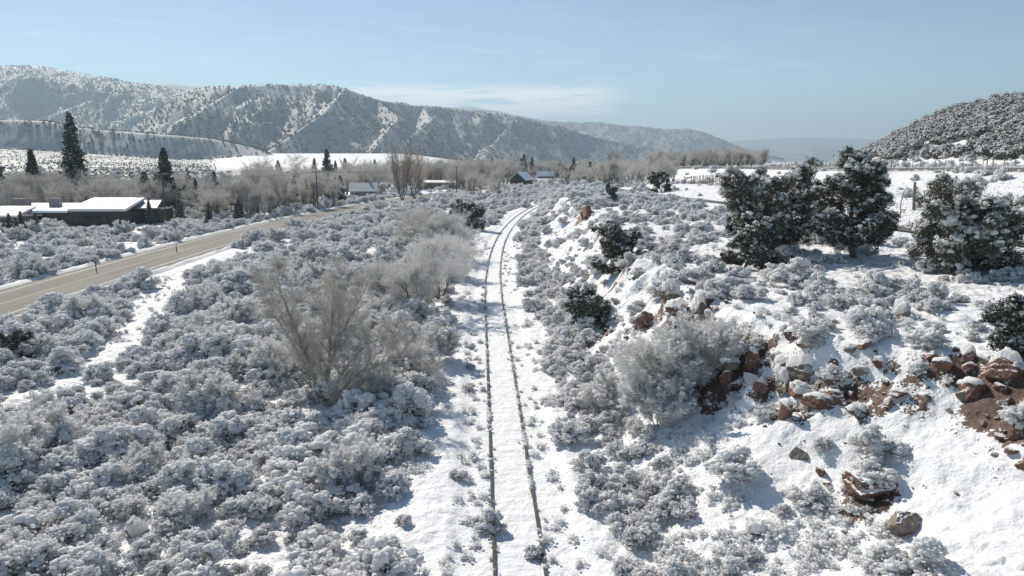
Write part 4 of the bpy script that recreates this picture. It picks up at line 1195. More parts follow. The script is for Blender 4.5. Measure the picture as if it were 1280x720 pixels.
# the reddish poplar clump
tr, cr, ms = bare_tree('p', 11.5, RS(231), stems=14, lean=0.25, maxl=2, spread=0.22, nchild=(4, 6), tw=2, mats=('bark', 'redtwig'), tl=0.09, twid=0.02, rad=0.007, lift=0.2, trunkfrac=0.85)
for (u, Y, sc, lb) in [(503, 224, 1.0, 'dense clump of upright reddish poplars beside the road'), (767, 540, 1.15, 'far clump of upright brown poplars near the end of the path'), (518, 232, 0.9, 'shorter poplar clump tucked right of the dense reddish one')]:
    x, y, z = at_depth(u, Y); plant('poplar_clump', (x, y, z), 0.3, sc, [('trunk', tr.mesh('t', ms)), ('crown', cr.mesh('c', ms))], lb, 'tree')

def clear_of_roads(x, y, m=8.0):
    return (np.abs(x - road_x(y)) > m) & (np.abs(x - track_x(y)) > 4) & ((np.abs(x - trail_x(y)) > 3.2) | (y > 330)) & ((x < 84) | (x > 105))


rg = RS(300)
n = 26000
Y = np.exp(rg.uniform(math.log(150), math.log(1500), n)); k = rg.uniform(-0.78, 0.34, n); X = k * Y
dens = 0.22 + 1.2 * np.clip(fbm(X / 60, Y / 60, 310, 3) + 0.15, 0, 1)
lim = np.interp(k, [-0.78, -0.4, -0.3, -0.1, 0.0, 0.34], [240, 260, 330, 560, 1300, 1500])
dens *= sstep(lim, lim * 0.8, Y) * clear_of_roads(X, Y) * off_houses(X, Y)
dens *= np.where(k > 0.22, sstep(300, 500, Y), 1) * np.where(k > 0.0, sstep(230, 330, Y), 1)
dens *= np.where((X > road_x(Y)) & (X < track_x(Y)), 0.15 * sstep(150, 300, Y), 1)
dens = dens * (1 + 0.9 * sstep(-0.32, -0.24, k) * sstep(0.14, 0.05, k) * sstep(600, 450, Y))
keep = rg.random(n) < dens * 0.25 * (Y / 400) ** 0.35
X, Y = X[keep], Y[keep]; Z = height(X, Y)
Hh = (6.0 + 5.0 * rg.random(len(X)) + 2.5 * sstep(220, 400, Y)) * np.where((k[keep] < -0.35), 0.85, 1.0) * np.where(Y > 600, 0.9, 1)
order = np.argsort(-Hh / Y)
print('bare trees', len(X))
ind = order[:210]; rest = order[210:]
EXTRA = [(22, 172, 9.5), (33, 176, 10.5), (8, 178, 9), (60, 180, 8), (76, 176, 9), (120, 190, 9), (135, 184, 8), (320, 260, 11), (345, 255, 12), (372, 300, 15), (315, 300, 12), (455, 270, 13), (480, 268, 11), (468, 282, 12), (330, 330, 15)]
for i, (u, y, H) in enumerate(EXTRA):
    x, y, z = at_depth(u, y)
    plant('cottonwood_tree', (x, y, z - 0.1), i * 2.1, H / 10, BARE[i % 3], 'bare cottonwood tree of the valley floor behind the road and houses', 'tree', 'bare cottonwoods on the valley floor')
for i in ind:
    p = BARE[rg.integers(5)]
    plant('cottonwood_tree', (X[i], Y[i], Z[i] - 0.1), rg.random() * 6.28, Hh[i] / 10, p, 'bare cottonwood tree of the valley floor behind the road and houses', 'tree', 'bare cottonwoods on the valley floor')
bare_obs = []
def protos_of(objs_name, cat):
    """finds one built plant per mesh so that scatter() can point at it"""
    seen = {}
    for o in bpy.data.objects:
        if o.parent and o.parent.get('category') == cat and o.data and o.data.name not in seen: seen[o.data.name] = o
    return seen
def obj_for(me):
    for o in bpy.data.objects:
        if o.type == 'MESH' and o.data == me: return o
    raise KeyError(me.name)
scatter('distant_woods', 'far belt of bare grey-brown valley woodland', [[obj_for(a[1]) for a in p] for p in BARE],
        np.stack([X[rest], Y[rest], Z[rest] - 0.1], -1), rg.random(len(rest)) * 6.28, Hh[rest] / 10, rg.integers(0, 5, len(rest)))

# ------------------------------------------------------------------ shrubs
def clearing(x, y):
    """open snow between the brush, following an old ditch line"""
    P = np.array([ground_hit(u, v)[:2] for u, v in [(25, 510), (79, 480), (155, 430), (190, 393), (208, 350), (240, 328), (300, 318)]])
    d = np.full(np.shape(x), 99.0)
    for a, b in zip(P[:-1], P[1:]):
        ab = b - a; t = np.clip(((x - a[0]) * ab[0] + (y - a[1]) * ab[1]) / (ab @ ab), 0, 1)
        d = np.minimum(d, np.hypot(x - a[0] - t * ab[0], y - a[1] - t * ab[1]))
    d = d + 0.7 * fbm(x / 2.5, y / 2.5, 330, 2)
    w = 1.0 + 1.5 * sstep(40, 80, y)
    return sstep(w, w + 0.7, d)
def blob_clear(x, y, pts):
    m = np.ones(np.shape(x))
    for (u, v, r) in pts:
        px, py, _ = ground_hit(u, v)
        m = m * sstep(r * 0.8, r * 1.15, np.hypot(x - px, y - py))
    return m
CLR = [(170, 560, 1.1), (185, 655, 1.0), (150, 650, 0.6), (430, 590, 1.2), (395, 560, 1.2), (360, 610, 0.9), (470, 560, 1.0), (560, 560, 1.2), (390, 520, 1.3), (445, 505, 1.2), (210, 430, 0.8), (330, 590, 0.8)]

def density(x, y):
    s = x - track_x(y)
    k = x / y
    nA = fbm(x / 5.5, y / 5.5, 340, 3)
    left = sstep(-3.3, -4.6, s + 0.8 * nA) * clearing(x, y) * (0.50 + 0.50 * sstep(-0.40, 0.10, nA)) * blob_clear(x, y, CLR)
    left = left * np.where(y > 62, 0.75 + 0.25 * nA, 1)
    beyond = np.where(x < road_x(y), 0.75, 1)
    rs = np.interp(y, RIM_Y, RIM_S)
    ditch = sstep(2.6, 3.4, s + 0.6 * nA) * sstep(6.8, 5.6, s - 0.8 * nA) * 0.9
    slope = sstep(5.2, 6.2, s) * sstep(rs + 0.2, rs - 0.6, s) * (0.06 + 0.75 * sstep(44, 62, y) * sstep(-0.2, 0.25, nA))
    mid = sstep(5.0, 6.0, s) * sstep(9.5, 8, s) * sstep(25, 28, y) * sstep(60, 45, y) * 0.45 * sstep(-0.2, 0.2, nA)
    rim = np.exp(-((s - rs - 1.0) / 1.6) ** 2) * 0.75 * sstep(-0.3, 0.15, nA) * sstep(22, 27, y)
    shelf = sstep(rs, rs + 0.8, s) * (0.12 + 0.40 * sstep(-0.15, 0.3, nA)) * np.where(y > 60, 1.5, 0.85) * sstep(trail_x(y) - 3.0, trail_x(y) - 5, x)
    past = sstep(trail_x(y) + 1.8, trail_x(y) + 3, x) * 0.16 * sstep(0.0, 0.35, nA) * (x < 84)
    far = sstep(105, 110, x) * 0.3
    right = np.maximum.reduce([ditch, slope, mid, rim, shelf, past, far])
    d = np.where(s < 0, left * beyond, right)
    rd = sstep(5.3, 6.0, np.abs(x - road_x(y)))
    d = d * np.where(y < 600, rd, 1) * off_houses(x, y, False)
    d = np.where((x > 83) & (x < 105), 0, d)
    d = np.where((np.abs(x - trail_x(y)) < 2.1) & (y < 330), 0, d)
    d = np.where(np.abs(s) < np.interp(y, [0, 150, 200], [2.6, 2.6, 1.5]), 0, np.where((y > 185) & (np.abs(s) < 5), 0.9, d))
    # scrub thins out over the snow fields far away
    d = d * np.where((k < 0) & (y > 260), 0.30, 1.0)
    return d

def jgrid(y0, y1, cell, seed, kmax=0.80):
    r = RS(seed)
    xs = np.arange(-kmax * y1 - 5, kmax * y1 + 5, cell); ys = np.arange(y0, y1, cell)
    X, Y = np.meshgrid(xs, ys); X = X + (r.random(X.shape) - .5) * cell * 1.1; Y = Y + (r.random(Y.shape) - .5) * cell * 1.1
    X = X.ravel(); Y = Y.ravel(); m = (np.abs(X) < kmax * Y + 3) & (Y > 13)
    X, Y = X[m], Y[m]
    m = r.random(len(X)) < density(X, Y)
    return X[m], Y[m], r
GX, GY, GS, GP = [], [], [], []
for (y0, y1, cell, sc, seed) in [(12, 45, 0.86, 0.98, 1), (45, 90, 1.12, 1.15, 2), (90, 170, 1.6, 1.35, 3), (170, 330, 2.6, 1.8, 4), (330, 700, 6.5, 2.6, 5)]:
    x, y, r = jgrid(y0, y1, cell, 500 + seed)
    s = x - track_x(y)
    k = sc * (0.38 + 1.05 * r.random(len(x)) ** 1.3)
    k = k * np.where((s < 0) & (y < 90), 1 + 0.35 * fbm(x / 6, y / 6, 350, 2), 0.95)
    k = np.where((s > 0) & (y < 110), k * 0.78, k)
    k = np.where((s > 5.5) & (y < 45) & (s < np.interp(y, RIM_Y, RIM_S)), k * 0.75, k)
    GX.append(x); GY.append(y); GS.append(k); GP.append(r.integers(0, 6, len(x)))
GX, GY, GS, GP = map(np.concatenate, (GX, GY, GS, GP))
# tall brush instead of a low bush, here and there on the left
isb = (GX - track_x(GY) < -6) & (RS(6).random(len(GX)) < 0.08) & (GY > 22)
GP = np.where(isb, 6 + GP % 3, GP); GS = np.where(isb, np.clip(GS, 0.7, 1.2) * 0.95, GS)
GZ = height(GX, GY)
# bushes the photograph singles out
ONE = [(612, 652, 0.62, 3, 'frosted bush arching over the left rail'), (667, 690, 0.42, 0, 'small round bush leaning on the right rail in the foreground'), (573, 592, 0.45, 5, 'thin grey tuft of brush in the open snow left of the track'),
       (586, 482, 0.5, 5, 'twiggy bush close beside the left rail where the tracks narrow'), (588, 455, 0.42, 5, 'second twiggy bush beyond the one beside the left rail'), (590, 430, 0.42, 2, 'third and farthest twiggy bush along the left rail'),
       (1098, 562, 0.85, 3, 'upper one of the twin clumped bushes on the smooth slope'), (1090, 598, 0.85, 1, 'lower one of the twin clumped bushes, over the large red boulder'), (1028, 556, 0.55, 2, 'upright frosted bush right of the upright tan stone'),
       (978, 638, 0.52, 4, 'small isolated round bush low on the slope'), (1140, 712, 0.95, 3, 'wide snowy bush at the bottom edge of the slope'), (1098, 714, 0.7, 2, 'narrow snowy bush beside the wide one at the bottom edge'),
       (920, 590, 1.05, 1, 'large snow loaded bush where the ditch meets the slope'), (930, 695, 0.6, 5, 'snowy bush low in the ditch at the bottom of the slope'), (1080, 412, 1.15, 1, 'round grey bush on the rim above a short red ledge'),
       (1050, 378, 0.9, 5, 'spiky sagebrush on the open shelf'), (1100, 358, 1.0, 3, 'snow covered bush in the middle of the shelf'), (990, 350, 1.3, 3, 'broad snow covered bush below the shelf trees'),
       (1040, 470, 0.95, 4, 'drooping snowy bush draped over the rosy boulder'), (740, 632, 0.6, 3, 'snowy bush in the ditch nearest the rails')]
for (u, v, sc, p, lb) in ONE:
    x, y, z = ground_hit(u, v + 6)
    br, sn_, R = SHRUBS[p]
    plant('snowy_bush', (x, y, z), u * 0.37, sc, [('branches', br), ('snow_load', sn_)], lb, 'bush')
    d = np.hypot(GX - x, GY - y); m = d > 0.55 * sc + 0.25
    GX, GY, GZ, GS, GP = GX[m], GY[m], GZ[m], GS[m], GP[m]
vis = in_view(GX, GY, GZ, 6)
score = np.where(vis, GS / GY, 0)
order = np.argsort(-score); top = order[:262]
rot = RS(8).random(len(GX)) * 6.28
ALLP = [[('branches', a), ('snow_load', b)] for a, b, R in SHRUBS] + [[('stems', a), ('twigs', b)] for a, b, R in BRUSH]
for i in top:
    s = GX[i] - float(track_x(GY[i]))
    if s < -9: lb, g = 'snow loaded sagebrush in the thick brush far left of the rails', 'bushes in the thick brush far left of the rails'
    elif s < 0: lb, g = 'snow loaded sagebrush in the brush bordering the left verge of the track', 'bushes bordering the left verge of the track'
    elif s < 7.5: lb, g = 'snow loaded bush in the ditch between the right rail and the cutting', 'bushes in the ditch right of the rails'
    else: lb, g = 'snow loaded bush up on the cutting and shelf at the right', 'bushes on the cutting and shelf'
    nm = 'snowy_bush'
    if GP[i] >= 6: nm = 'oak_brush'; lb = lb.replace('sagebrush', 'tall twiggy oak brush').replace('loaded bush', 'loaded twiggy oak brush'); g = g.replace('bushes', 'tall oak brush')
    sc = GS[i]
    plant(nm, (GX[i], GY[i], GZ[i] - 0.03), rot[i], (sc, sc, sc * (0.85 + 0.3 * ((i * 13) % 7) / 6)), ALLP[GP[i]], lb, 'bush', g)
rest = order[262:]
for j, p in enumerate(ALLP):   # every kind must have one carrier
    try: obj_for(p[0][1])
    except KeyError:
        i = order[262 + j]; plant('snowy_bush', (GX[i], GY[i], GZ[i]), 0, GS[i], p, 'snow loaded bush in the brush', 'bush', 'bushes')
print('shrubs', len(GX))
scatter('undergrowth', 'snow-covered sagebrush and oak brush filling the valley floor and banks', [[obj_for(q[1]) for q in p] for p in ALLP],
        np.stack([GX[rest], GY[rest], GZ[rest] - 0.03], -1), rot[rest], GS[rest], GP[rest])

# tufts of dead grass through the snow
rg = RS(600); n = 60000
Y = 12 + 100 * rg.random(n) ** 1.3; X = (rg.random(n) * 1.6 - 0.8) * Y
s = X - track_x(Y); nn = fbm(X / 2.2, Y / 2.2, 610, 3)
w = np.where(np.abs(s) < 1.0, 0.0, np.where(s < -2, 0.25, np.where(s < 5, 0.5, 0.32))) * sstep(0.0, 0.4, nn)
w = np.where((np.abs(s) > 0.9) & (np.abs(s) < 2.0), 0.10, w)
w = w * (np.abs(X - road_x(Y)) > 7) * (np.abs(X - trail_x(Y)) > 1.7)
m = rg.random(n) < w; X, Y = X[m], Y[m]; Z = height(X, Y)
tb = []
for j, me in enumerate(TUFTS):
    tb.append(me)
first = []
for j, me in enumerate(TUFTS):
    i = int(np.argmin(np.abs(Y - (24 + 3 * j)) + 0.3 * np.abs(X - 3)))
    o = bpy.data.objects.new('grass_tuft', me); link(o); o.location = (X[i], Y[i], Z[i])
    tag(o, 'frosted tuft of dead grass poking through the snow', 'grass tuft', 'grass tufts'); first.append(o)
scatter('grass', 'frosted tufts of dead grass poking through the snow', [[o] for o in first], np.stack([X, Y, Z], -1), rg.random(len(X)) * 6.28, 0.5 + 0.9 * rg.random(len(X)), rg.integers(0, 3, len(X)))
# tufts along the rails
ys = np.concatenate([np.arange(14, 120, 0.33)] * 2); off = np.repeat([-0.755, 0.755], len(ys) // 2)
r2 = RS(620); m = r2.random(len(ys)) < 0.42; ys = ys[m] + r2.normal(size=m.sum()) * 0.1; off = off[m] + r2.normal(size=m.sum()) * 0.13 + 0.04
X = track_x(ys) + off; Z = np.full(len(X), -0.13)
scatter('weeds', 'frosted weeds caught along both rails', [[o] for o in first], np.stack([X, ys, Z], -1), r2.random(len(X)) * 6.28, 0.18 + 0.35 * r2.random(len(X)) ** 1.5, r2.integers(0, 3, len(X)))
# ------------------------------------------------------------------ pinyons on the hills
def crude(seed, H=3.6, nl=380, ls=0.42, ns=75):
    r = RS(seed); fo = MB(); sn = MB()
    c = unit(r.normal(size=(nl, 3))) * (0.55 + 0.45 * r.random((nl, 1))) * [0.42 * H, 0.42 * H, 0.46 * H] * (1 + 0.25 * r.normal(size=(nl, 1)))
    c[:, 2] += 0.5 * H; c[:, 2] = np.maximum(c[:, 2], 0.05)
    leaves(fo, c, ls * (0.5 + 0.8 * r.random(nl)), r, 0, 1.3)
    fo.tube([[0, 0, -0.5], [0, 0, 0.5 * H], [0.05, 0, 0.9 * H]], [0.12, 0.08, 0.02], 4, 1)
    d = unit(r.normal(size=(ns, 3))); d[:, 2] = np.abs(d[:, 2])
    c = d * [0.42 * H, 0.42 * H, 0.46 * H] * 0.98; c[:, 2] += 0.5 * H
    blobs(sn, c, H * (0.03 + 0.06 * r.random(ns)), r, 0.5, 0.3, 0)
    return [('crown', fo.mesh('c', [M['juniper'], M['darkwood']])), ('snow_load', sn.mesh('n', M['snowclump'], True))]
HILLP = [crude(700 + i) for i in range(4)]
rg = RS(720); n = 9000
u = rg.uniform(1040, 1290, n); Y = rg.uniform(200, 600, n); X = (u - 640) / F * Y
dens = (0.30 + 0.7 * sstep(-0.3, 0.2, fbm(X / 18, Y / 18, 730, 3)))
Z = height(X, Y)
slope_ok = sstep(11.3, 12.6, Z)
dens *= slope_ok
# open snow slope low on the hill
uu, vv, zc = project(X, Y, Z)
dens *= 1 - 0.95 * np.exp(-(((uu - 1188) / 27) ** 2 + ((vv - 190) / 14) ** 2))
m = rg.random(n) < dens * 0.75; X, Y, Z = X[m], Y[m], Z[m]; sc = 0.6 + 0.9 * rg.random(len(X)) ** 1.5
print('hill trees', len(X))
order = np.argsort(Y / sc); ind = order[:225]; rest = order[225:]
for i in ind:
    plant('pinyon_tree', (X[i], Y[i], Z[i] - 0.2), rg.random() * 6.28, sc[i], HILLP[i % 4], 'snow dusted pinyon on the lower slope of the near hill at the right', 'tree', 'pinyons on the near hill')
scatter('hill_woods', 'pinyon and juniper woodland covering the near hill', [[obj_for(q[1]) for q in p] for p in HILLP], np.stack([X[rest], Y[rest], Z[rest] - 0.2], -1),
        rg.random(len(rest)) * 6.28, sc[rest], rg.integers(0, 4, len(rest)))
# mountain woodland
FARP = [crude(740 + i, 5.5, 50, 1.8, 9) for i in range(3)]
rg = RS(750)
PX, PY = [], []
for (u0, u1, y0, y1, n) in [(-20, 480, 2700, 3800, 52000), (120, 900, 1680, 3450, 90000), (-20, 366, 1236, 1420, 11000), (560, 980, 4480, 5300, 30000), (-20, 380, 300, 1240, 30000), (560, 960, 1500, 4400, 9000)]:
    uu = rg.uniform(u0, u1, n); y = np.exp(rg.uniform(math.log(y0), math.log(y1), n)); PX.append((uu - 640) / F * y); PY.append(y)
X = np.concatenate(PX); Y = np.concatenate(PY); Z = height(X, Y)
e = 12.0
gx = (height(X + e, Y) - Z) / e; gy = (height(X, Y + e) - Z) / e
sl = np.hypot(gx, gy)
d = sstep(0.02, 0.12, sl) * (0.30 + 0.70 * sstep(-0.25, 0.25, fbm(X / 110, Y / 110, 760, 4))) + 0.10 * (Y > 2000) + 0.05
# sunny left-facing sides of the spurs stay open
d *= 0.75 + 0.25 * sstep(0.25, -0.15, gx)
k = X / Y
fld = (k > -0.36) & (k < -0.06) & (Y < 1700)
d = np.where(fld & (sl < 0.08), 0, d)
d = np.where((Y < 1430) & (k < -0.3) & (Y > 1240), d * 0.45 * (sl < 0.75), d)
d = np.where((Y < 1240), 0.35 + 0.6 * sstep(-0.2, 0.3, fbm(X / 60, Y / 60, 771, 3)), d) * np.where((Y < 1240) & (k > -0.40), 0, 1)
m = rg.random(len(X)) < d * np.where(Y > 1500, 0.30, 0.42)
X, Y, Z = X[m], Y[m], Z[m]; print('far trees', len(X))
for j, p in enumerate(FARP):
    plant('pinyon_tree', (X[j], Y[j], Z[j]), 0, 1, p, 'tiny dark tree dotting the distant mountain', 'tree', 'trees dotting the distant mountain')
sc = (0.5 + 0.7 * rg.random(len(X))) * np.where(Y < 1240, 0.24, np.where(Y < 1500, 0.6, 1.0))
scatter('mountain_woods', 'dark woodland stippling the distant mountains', [[obj_for(q[1]) for q in p] for p in FARP], np.stack([X, Y, Z - 0.3], -1), rg.random(len(X)) * 6.28, sc, rg.integers(0, 3, len(X)))
# ------------------------------------------------------------------ poles and wires
def pole(x, y, H, label, arms=1, r=0.17):
    z = hgt(x, y)
    e = empty('utility_pole', (x, y, z)); tag(e, label, 'utility pole')
    mb = MB(); mb.tube([[0, 0, -0.3], [0, 0, H]], [r, r * 0.65], 8); mb.build('post', M['darkwood'], e)
    for a in range(arms):
        mb = MB(); mb.box((0, 0.12, H - 0.4 - a * 1.0), (2.0, 0.1, 0.12), 0.3); ca = mb.build('crossarm', M['darkwood'], e)
        for q in (-0.85, 0.85):
            mb = MB(); mb.tube([[q * 0.955, 0.12 + q * 0.295, H - 0.34 - a], [q * 0.955, 0.12 + q * 0.295, H - 0.15 - a]], [0.06, 0.04], 6); mb.build('insulator', M['wallgrey'], ca)
    return (x, y, z + H)
P1 = at_depth(207, 134)[:2]; P2 = at_depth(397, 176)[:2]; P3 = at_depth(571, 268)[:2]
t0 = pole(-92, 88, 10.2, 'dark utility pole out beyond the left edge carrying the road wires')
t1 = pole(*P1, 10.2, 'dark utility pole standing before the ragged spruce right of the house')
t2 = pole(*P2, 9.6, 'dark utility pole at the roadside in mid valley', 1)
t3 = pole(*P3, 10.0, 'far utility pole standing among the grey trees', 1)
t4 = pole(*at_depth(318, 200)[:2], 5.0, 'short pole in front of the small snowy roofed cottage', 0, 0.1)
def wire(a, b, dz, dx, label, sag=0.9):
    t = np.linspace(0, 1, 24)[:, None]; A = np.array(a) + [dx, 0, dz]; B = np.array(b) + [dx, 0, dz]
    P = A * (1 - t) + B * t; P[:, 2] -= (sag * 4 * t * (1 - t))[:, 0]
    mb = MB(); mb.tube(P, 0.03, 4); o = mb.build('overhead_wire', M['wire']); tag(o, label, 'wire')
for (a, b, nm) in [(t0, t1, 'from the left edge to the pole by the ragged spruce'), (t1, t2, 'between the spruce pole and the roadside pole'), (t2, t3, 'from the roadside pole away to the far pole')]:
    wire(a, b, -0.15, 0.8, 'upper right power wire ' + nm); wire(a, b, -0.15, -0.8, 'upper left power wire ' + nm, 1.1)
    wire(a, b, -2.0, 0.0, 'middle telephone wire ' + nm, 1.4); wire(a, b, -3.8, 0.0, 'lowest thick cable ' + nm, 1.6)

# ------------------------------------------------------------------ houses
def slab(mb, pts, t): mb.prism(pts, (0, 0, t))
def gable(name, label, x, y, z, w, d, hw, hr, rz, wallm, roofm, windows=2, chimney=True, over=0.5):
    e = empty(name, (x, y, z), rz); tag(e, label, 'house')
    mb = MB(); mb.prism([[-w / 2, -d / 2, -0.5], [w / 2, -d / 2, -0.5], [w / 2, -d / 2, hw], [-w / 2, -d / 2, hw]], (0, d, 0))
    mb.prism([[-w / 2, -d / 2, hw + .002], [-w / 2, d / 2, hw + .002], [-w / 2, 0, hr]], (w, 0, 0))
    wl = mb.build('wall', wallm, e)
    mb = MB(); a = w / 2 + over; b = d / 2 + over; dz = (hr - hw) * over / (d / 2)
    mb.prism([[-a, -b, hw - dz + 0.03], [a, -b, hw - dz + 0.03], [a, 0, hr + 0.03], [-a, 0, hr + 0.03]], (0, 0, 0.28))
    mb.prism([[-a, 0.01, hr + 0.03], [a, 0.01, hr + 0.03], [a, b, hw - dz + 0.03], [-a, b, hw - dz + 0.03]], (0, 0, 0.28))
    rf = mb.build('roof', roofm, e)
    if chimney:
        mb = MB(); mb.box((w * 0.22, 0.4, hr + 0.3), (0.7, 0.7, 1.6)); mb.build('chimney', M['wallgrey'], rf)
    for q in range(windows):
        cx = (q + 0.5) / windows * w - w / 2
        mb = MB(); mb.box((cx, -d / 2 - 0.03, hw * 0.55), (1.3, 0.10, 1.1)); fr = mb.build('window', M['reflector'], e)
        mb = MB(); mb.box((cx, -d / 2 - 0.085, hw * 0.55), (1.1, 0.04, 0.9)); mb.build('pane', M['glass'], fr)
    mb = MB(); mb.box((w * 0.30 if windows != 3 else 0.9, -d / 2 - 0.04, 1.0), (0.95, 0.1, 2.0)); mb.build('door', M['wall'], e)
    return e
# the long low house with its shed roofs
HX, HY = at_depth(118, 141)[:2]; hz_ = hgt(HX, HY - 4)
lh = empty('long_house', (HX, HY, hz_ + 0.1)); tag(lh, 'long low modern house with snowy shed roofs beyond the road', 'house')
px = 141 / F
def X_(u, dy=0.0): return ray(u, 260)[0] * (HY + dy) - HX
mb = MB(); mb.prism([[X_(52, -4), -4, -0.5], [X_(156, -4), -4, -0.5], [X_(156, -4), -4, 2.5], [X_(52, -4), -4, 2.5]], (0, 9, 0)); mb.build('wall', M['wall'], lh)
mb = MB(); mb.prism([[X_(40, -5.2), -5.2, 2.55], [X_(98, -5.2), -5.2, 2.55], [X_(112, 6), 6, 3.3], [X_(40, 6), 6, 3.3]], (0, 0, 0.42)); mb.build('roof', M['roofsnow'], lh)
mb = MB(); mb.prism([[X_(84, -5.6), -5.6, 2.85], [X_(157, -5.6), -5.6, 2.85], [X_(182, 7), 7, 4.3], [X_(118, 7), 7, 4.3]], (0, 0, 0.45)); r2_ = mb.build('roof', M['roofsnow'], lh)
mb = MB(); mb.prism([[X_(84, -5.64), -5.64, 2.52], [X_(157, -5.64), -5.64, 2.52], [X_(182, 7) + 0.04, 7, 3.97], [X_(182, 7) + 0.04, 7, 4.30], [X_(157, -5.64) + 0.04, -5.64, 2.85], [X_(84, -5.64), -5.64, 2.85]][0:2] + [[X_(157, -5.64), -5.64, 2.84], [X_(84, -5.64), -5.64, 2.84]], (0, 0.25, 0)); mb.build('fascia', M['wall'], r2_)
mb = MB(); mb.prism([[X_(157, -5.4), -5.4, 2.5], [X_(181, 6.9), 6.9, 3.95], [X_(181, 6.9), 6.9, 4.28], [X_(157, -5.4), -5.4, 2.83]], (-0.25, 0, 0)); mb.build('fascia', M['wall'], r2_)
mb = MB(); mb.prism([[X_(156, -4) + .01, -4, -0.5], [X_(172, 3.5), 3.5, -0.5], [X_(172, 3.5), 3.5, 3.3], [X_(156, -4) + .01, -4, 2.8]], (-0.3, 0.1, 0)); mb.build('wall', M['wall'], lh)
mb = MB(); mb.prism([[X_(172, 2.5), 2.5, -0.5], [X_(198, 2.5), 2.5, -0.5], [X_(198, 2.5), 2.5, 2.6], [X_(172, 2.5), 2.5, 2.6]], (0, 6, 0)); mb.build('wall', M['wall'], lh)
mb = MB(); mb.prism([[X_(168, 1.6), 1.6, 2.75], [X_(196, 1.6), 1.6, 2.75], [X_(203, 8.5), 8.5, 3.9], [X_(172, 8.5), 8.5, 3.9]], (0, 0, 0.25)); mb.build('roof', M['roofgrey'], lh)
for (u, w) in [(66, 1.6), (80, 3.2), (112, 2.4), (128, 2.4), (144, 1.4)]:
    mb = MB(); mb.box((X_(u), -4.04, 1.25), (w, 0.12, 1.3)); fr = mb.build('window', M['wall'], lh)
    mb = MB(); mb.box((X_(u), -4.11, 1.25), (w - 0.2, 0.04, 1.1)); mb.build('pane', M['glass'], fr)
mb = MB(); mb.box((X_(68), 0.5, 4.0), (1.9, 1.2, 1.9)); mb.build('chimney', M['wallgrey'], lh)
mb = MB(); mb.box((X_(24), 0.5, 3.4), (2.4, 1.4, 2.9)); mb.build('chimney', M['wallgrey'], lh)
# garage wing with window
gx, gy = X_(26) + HX, HY - 6
ge = empty('garage', (gx, gy, hz_ + 0.1)); tag(ge, 'low snowy roofed garage at the left end of the long house', 'garage')
mb = MB(); mb.prism([[-4.6, -2.5, -0.5], [4.6, -2.5, -0.5], [4.6, -2.5, 1.9], [-4.6, -2.5, 1.9]], (0, 5, 0)); mb.build('wall', M['walltan'], ge)
mb = MB(); mb.prism([[-1.5, -3.1, 2.0], [5.2, -3.1, 2.0], [4.6, 3.5, 3.3], [-2.0, 3.5, 3.3]], (0, 0, 0.35)); mb.build('roof', M['roofsnow'], ge)
mb = MB(); mb.prism([[-5.6, -3.3, 1.7], [-1.2, -3.3, 1.9], [-3.2, 3.5, 3.6], [-6.4, 3.5, 3.2]], (0, 0, 0.3)); mb.build('roof', M['roofsnow'], ge)
mb = MB(); mb.box((3.2, -2.53, 1.0), (1.2, 0.1, 0.8)); fr = mb.build('window', M['wallgrey'], ge)
mb = MB(); mb.box((3.2, -2.6, 1.0), (1.0, 0.04, 0.6)); mb.build('pane', M['glass'], fr)
mb = MB(); mb.box((-0.6, -2.53, 0.9), (2.4, 0.1, 1.9)); mb.build('door', M['wallgrey'], ge)

for (nm, lb, u, Y, w, d, hw, hr, rz, wm, rm, win) in [
    ('house', 'small house with blue grey shaded snow roof beside the road bend', 455, 250, 8.5, 7, 2.3, 4.6, 0.1, 'wallgrey', 'roofgrey', 2),  # its snow roof is shaded by a greyer base colour
    ('cottage', 'tiny cottage with snowy hipped roof among the trees', 325, 214, 4.0, 4, 2.3, 3.6, 0.4, 'walltan', 'roofsnow', 1),
    ('barn', 'dark gabled barn with snow on one roof side in the far valley', 652, 372, 9, 8, 2.6, 6.0, 1.1, 'wall', 'roofsnow', 2),
    ('house', 'far pale house with snow roof right of the dark barn', 682, 440, 9, 6, 3.0, 5.4, 0.0, 'wallgrey', 'roofsnow', 3),
    ('house', 'distant flat roofed house behind the reddish poplars', 548, 320, 16, 7, 2.6, 3.3, 0.0, 'walltan', 'roofsnow', 3),
    ('barn', 'snow roofed shed at the edge of the far woods', 680, 372, 7, 5, 1.8, 3.0, 0.2, 'walltan', 'roofsnow', 1)]:
    x, y, z = at_depth(u, Y); gable(nm, lb, x, y, z, w, d, hw, hr, rz, M[wm], M[rm], win)

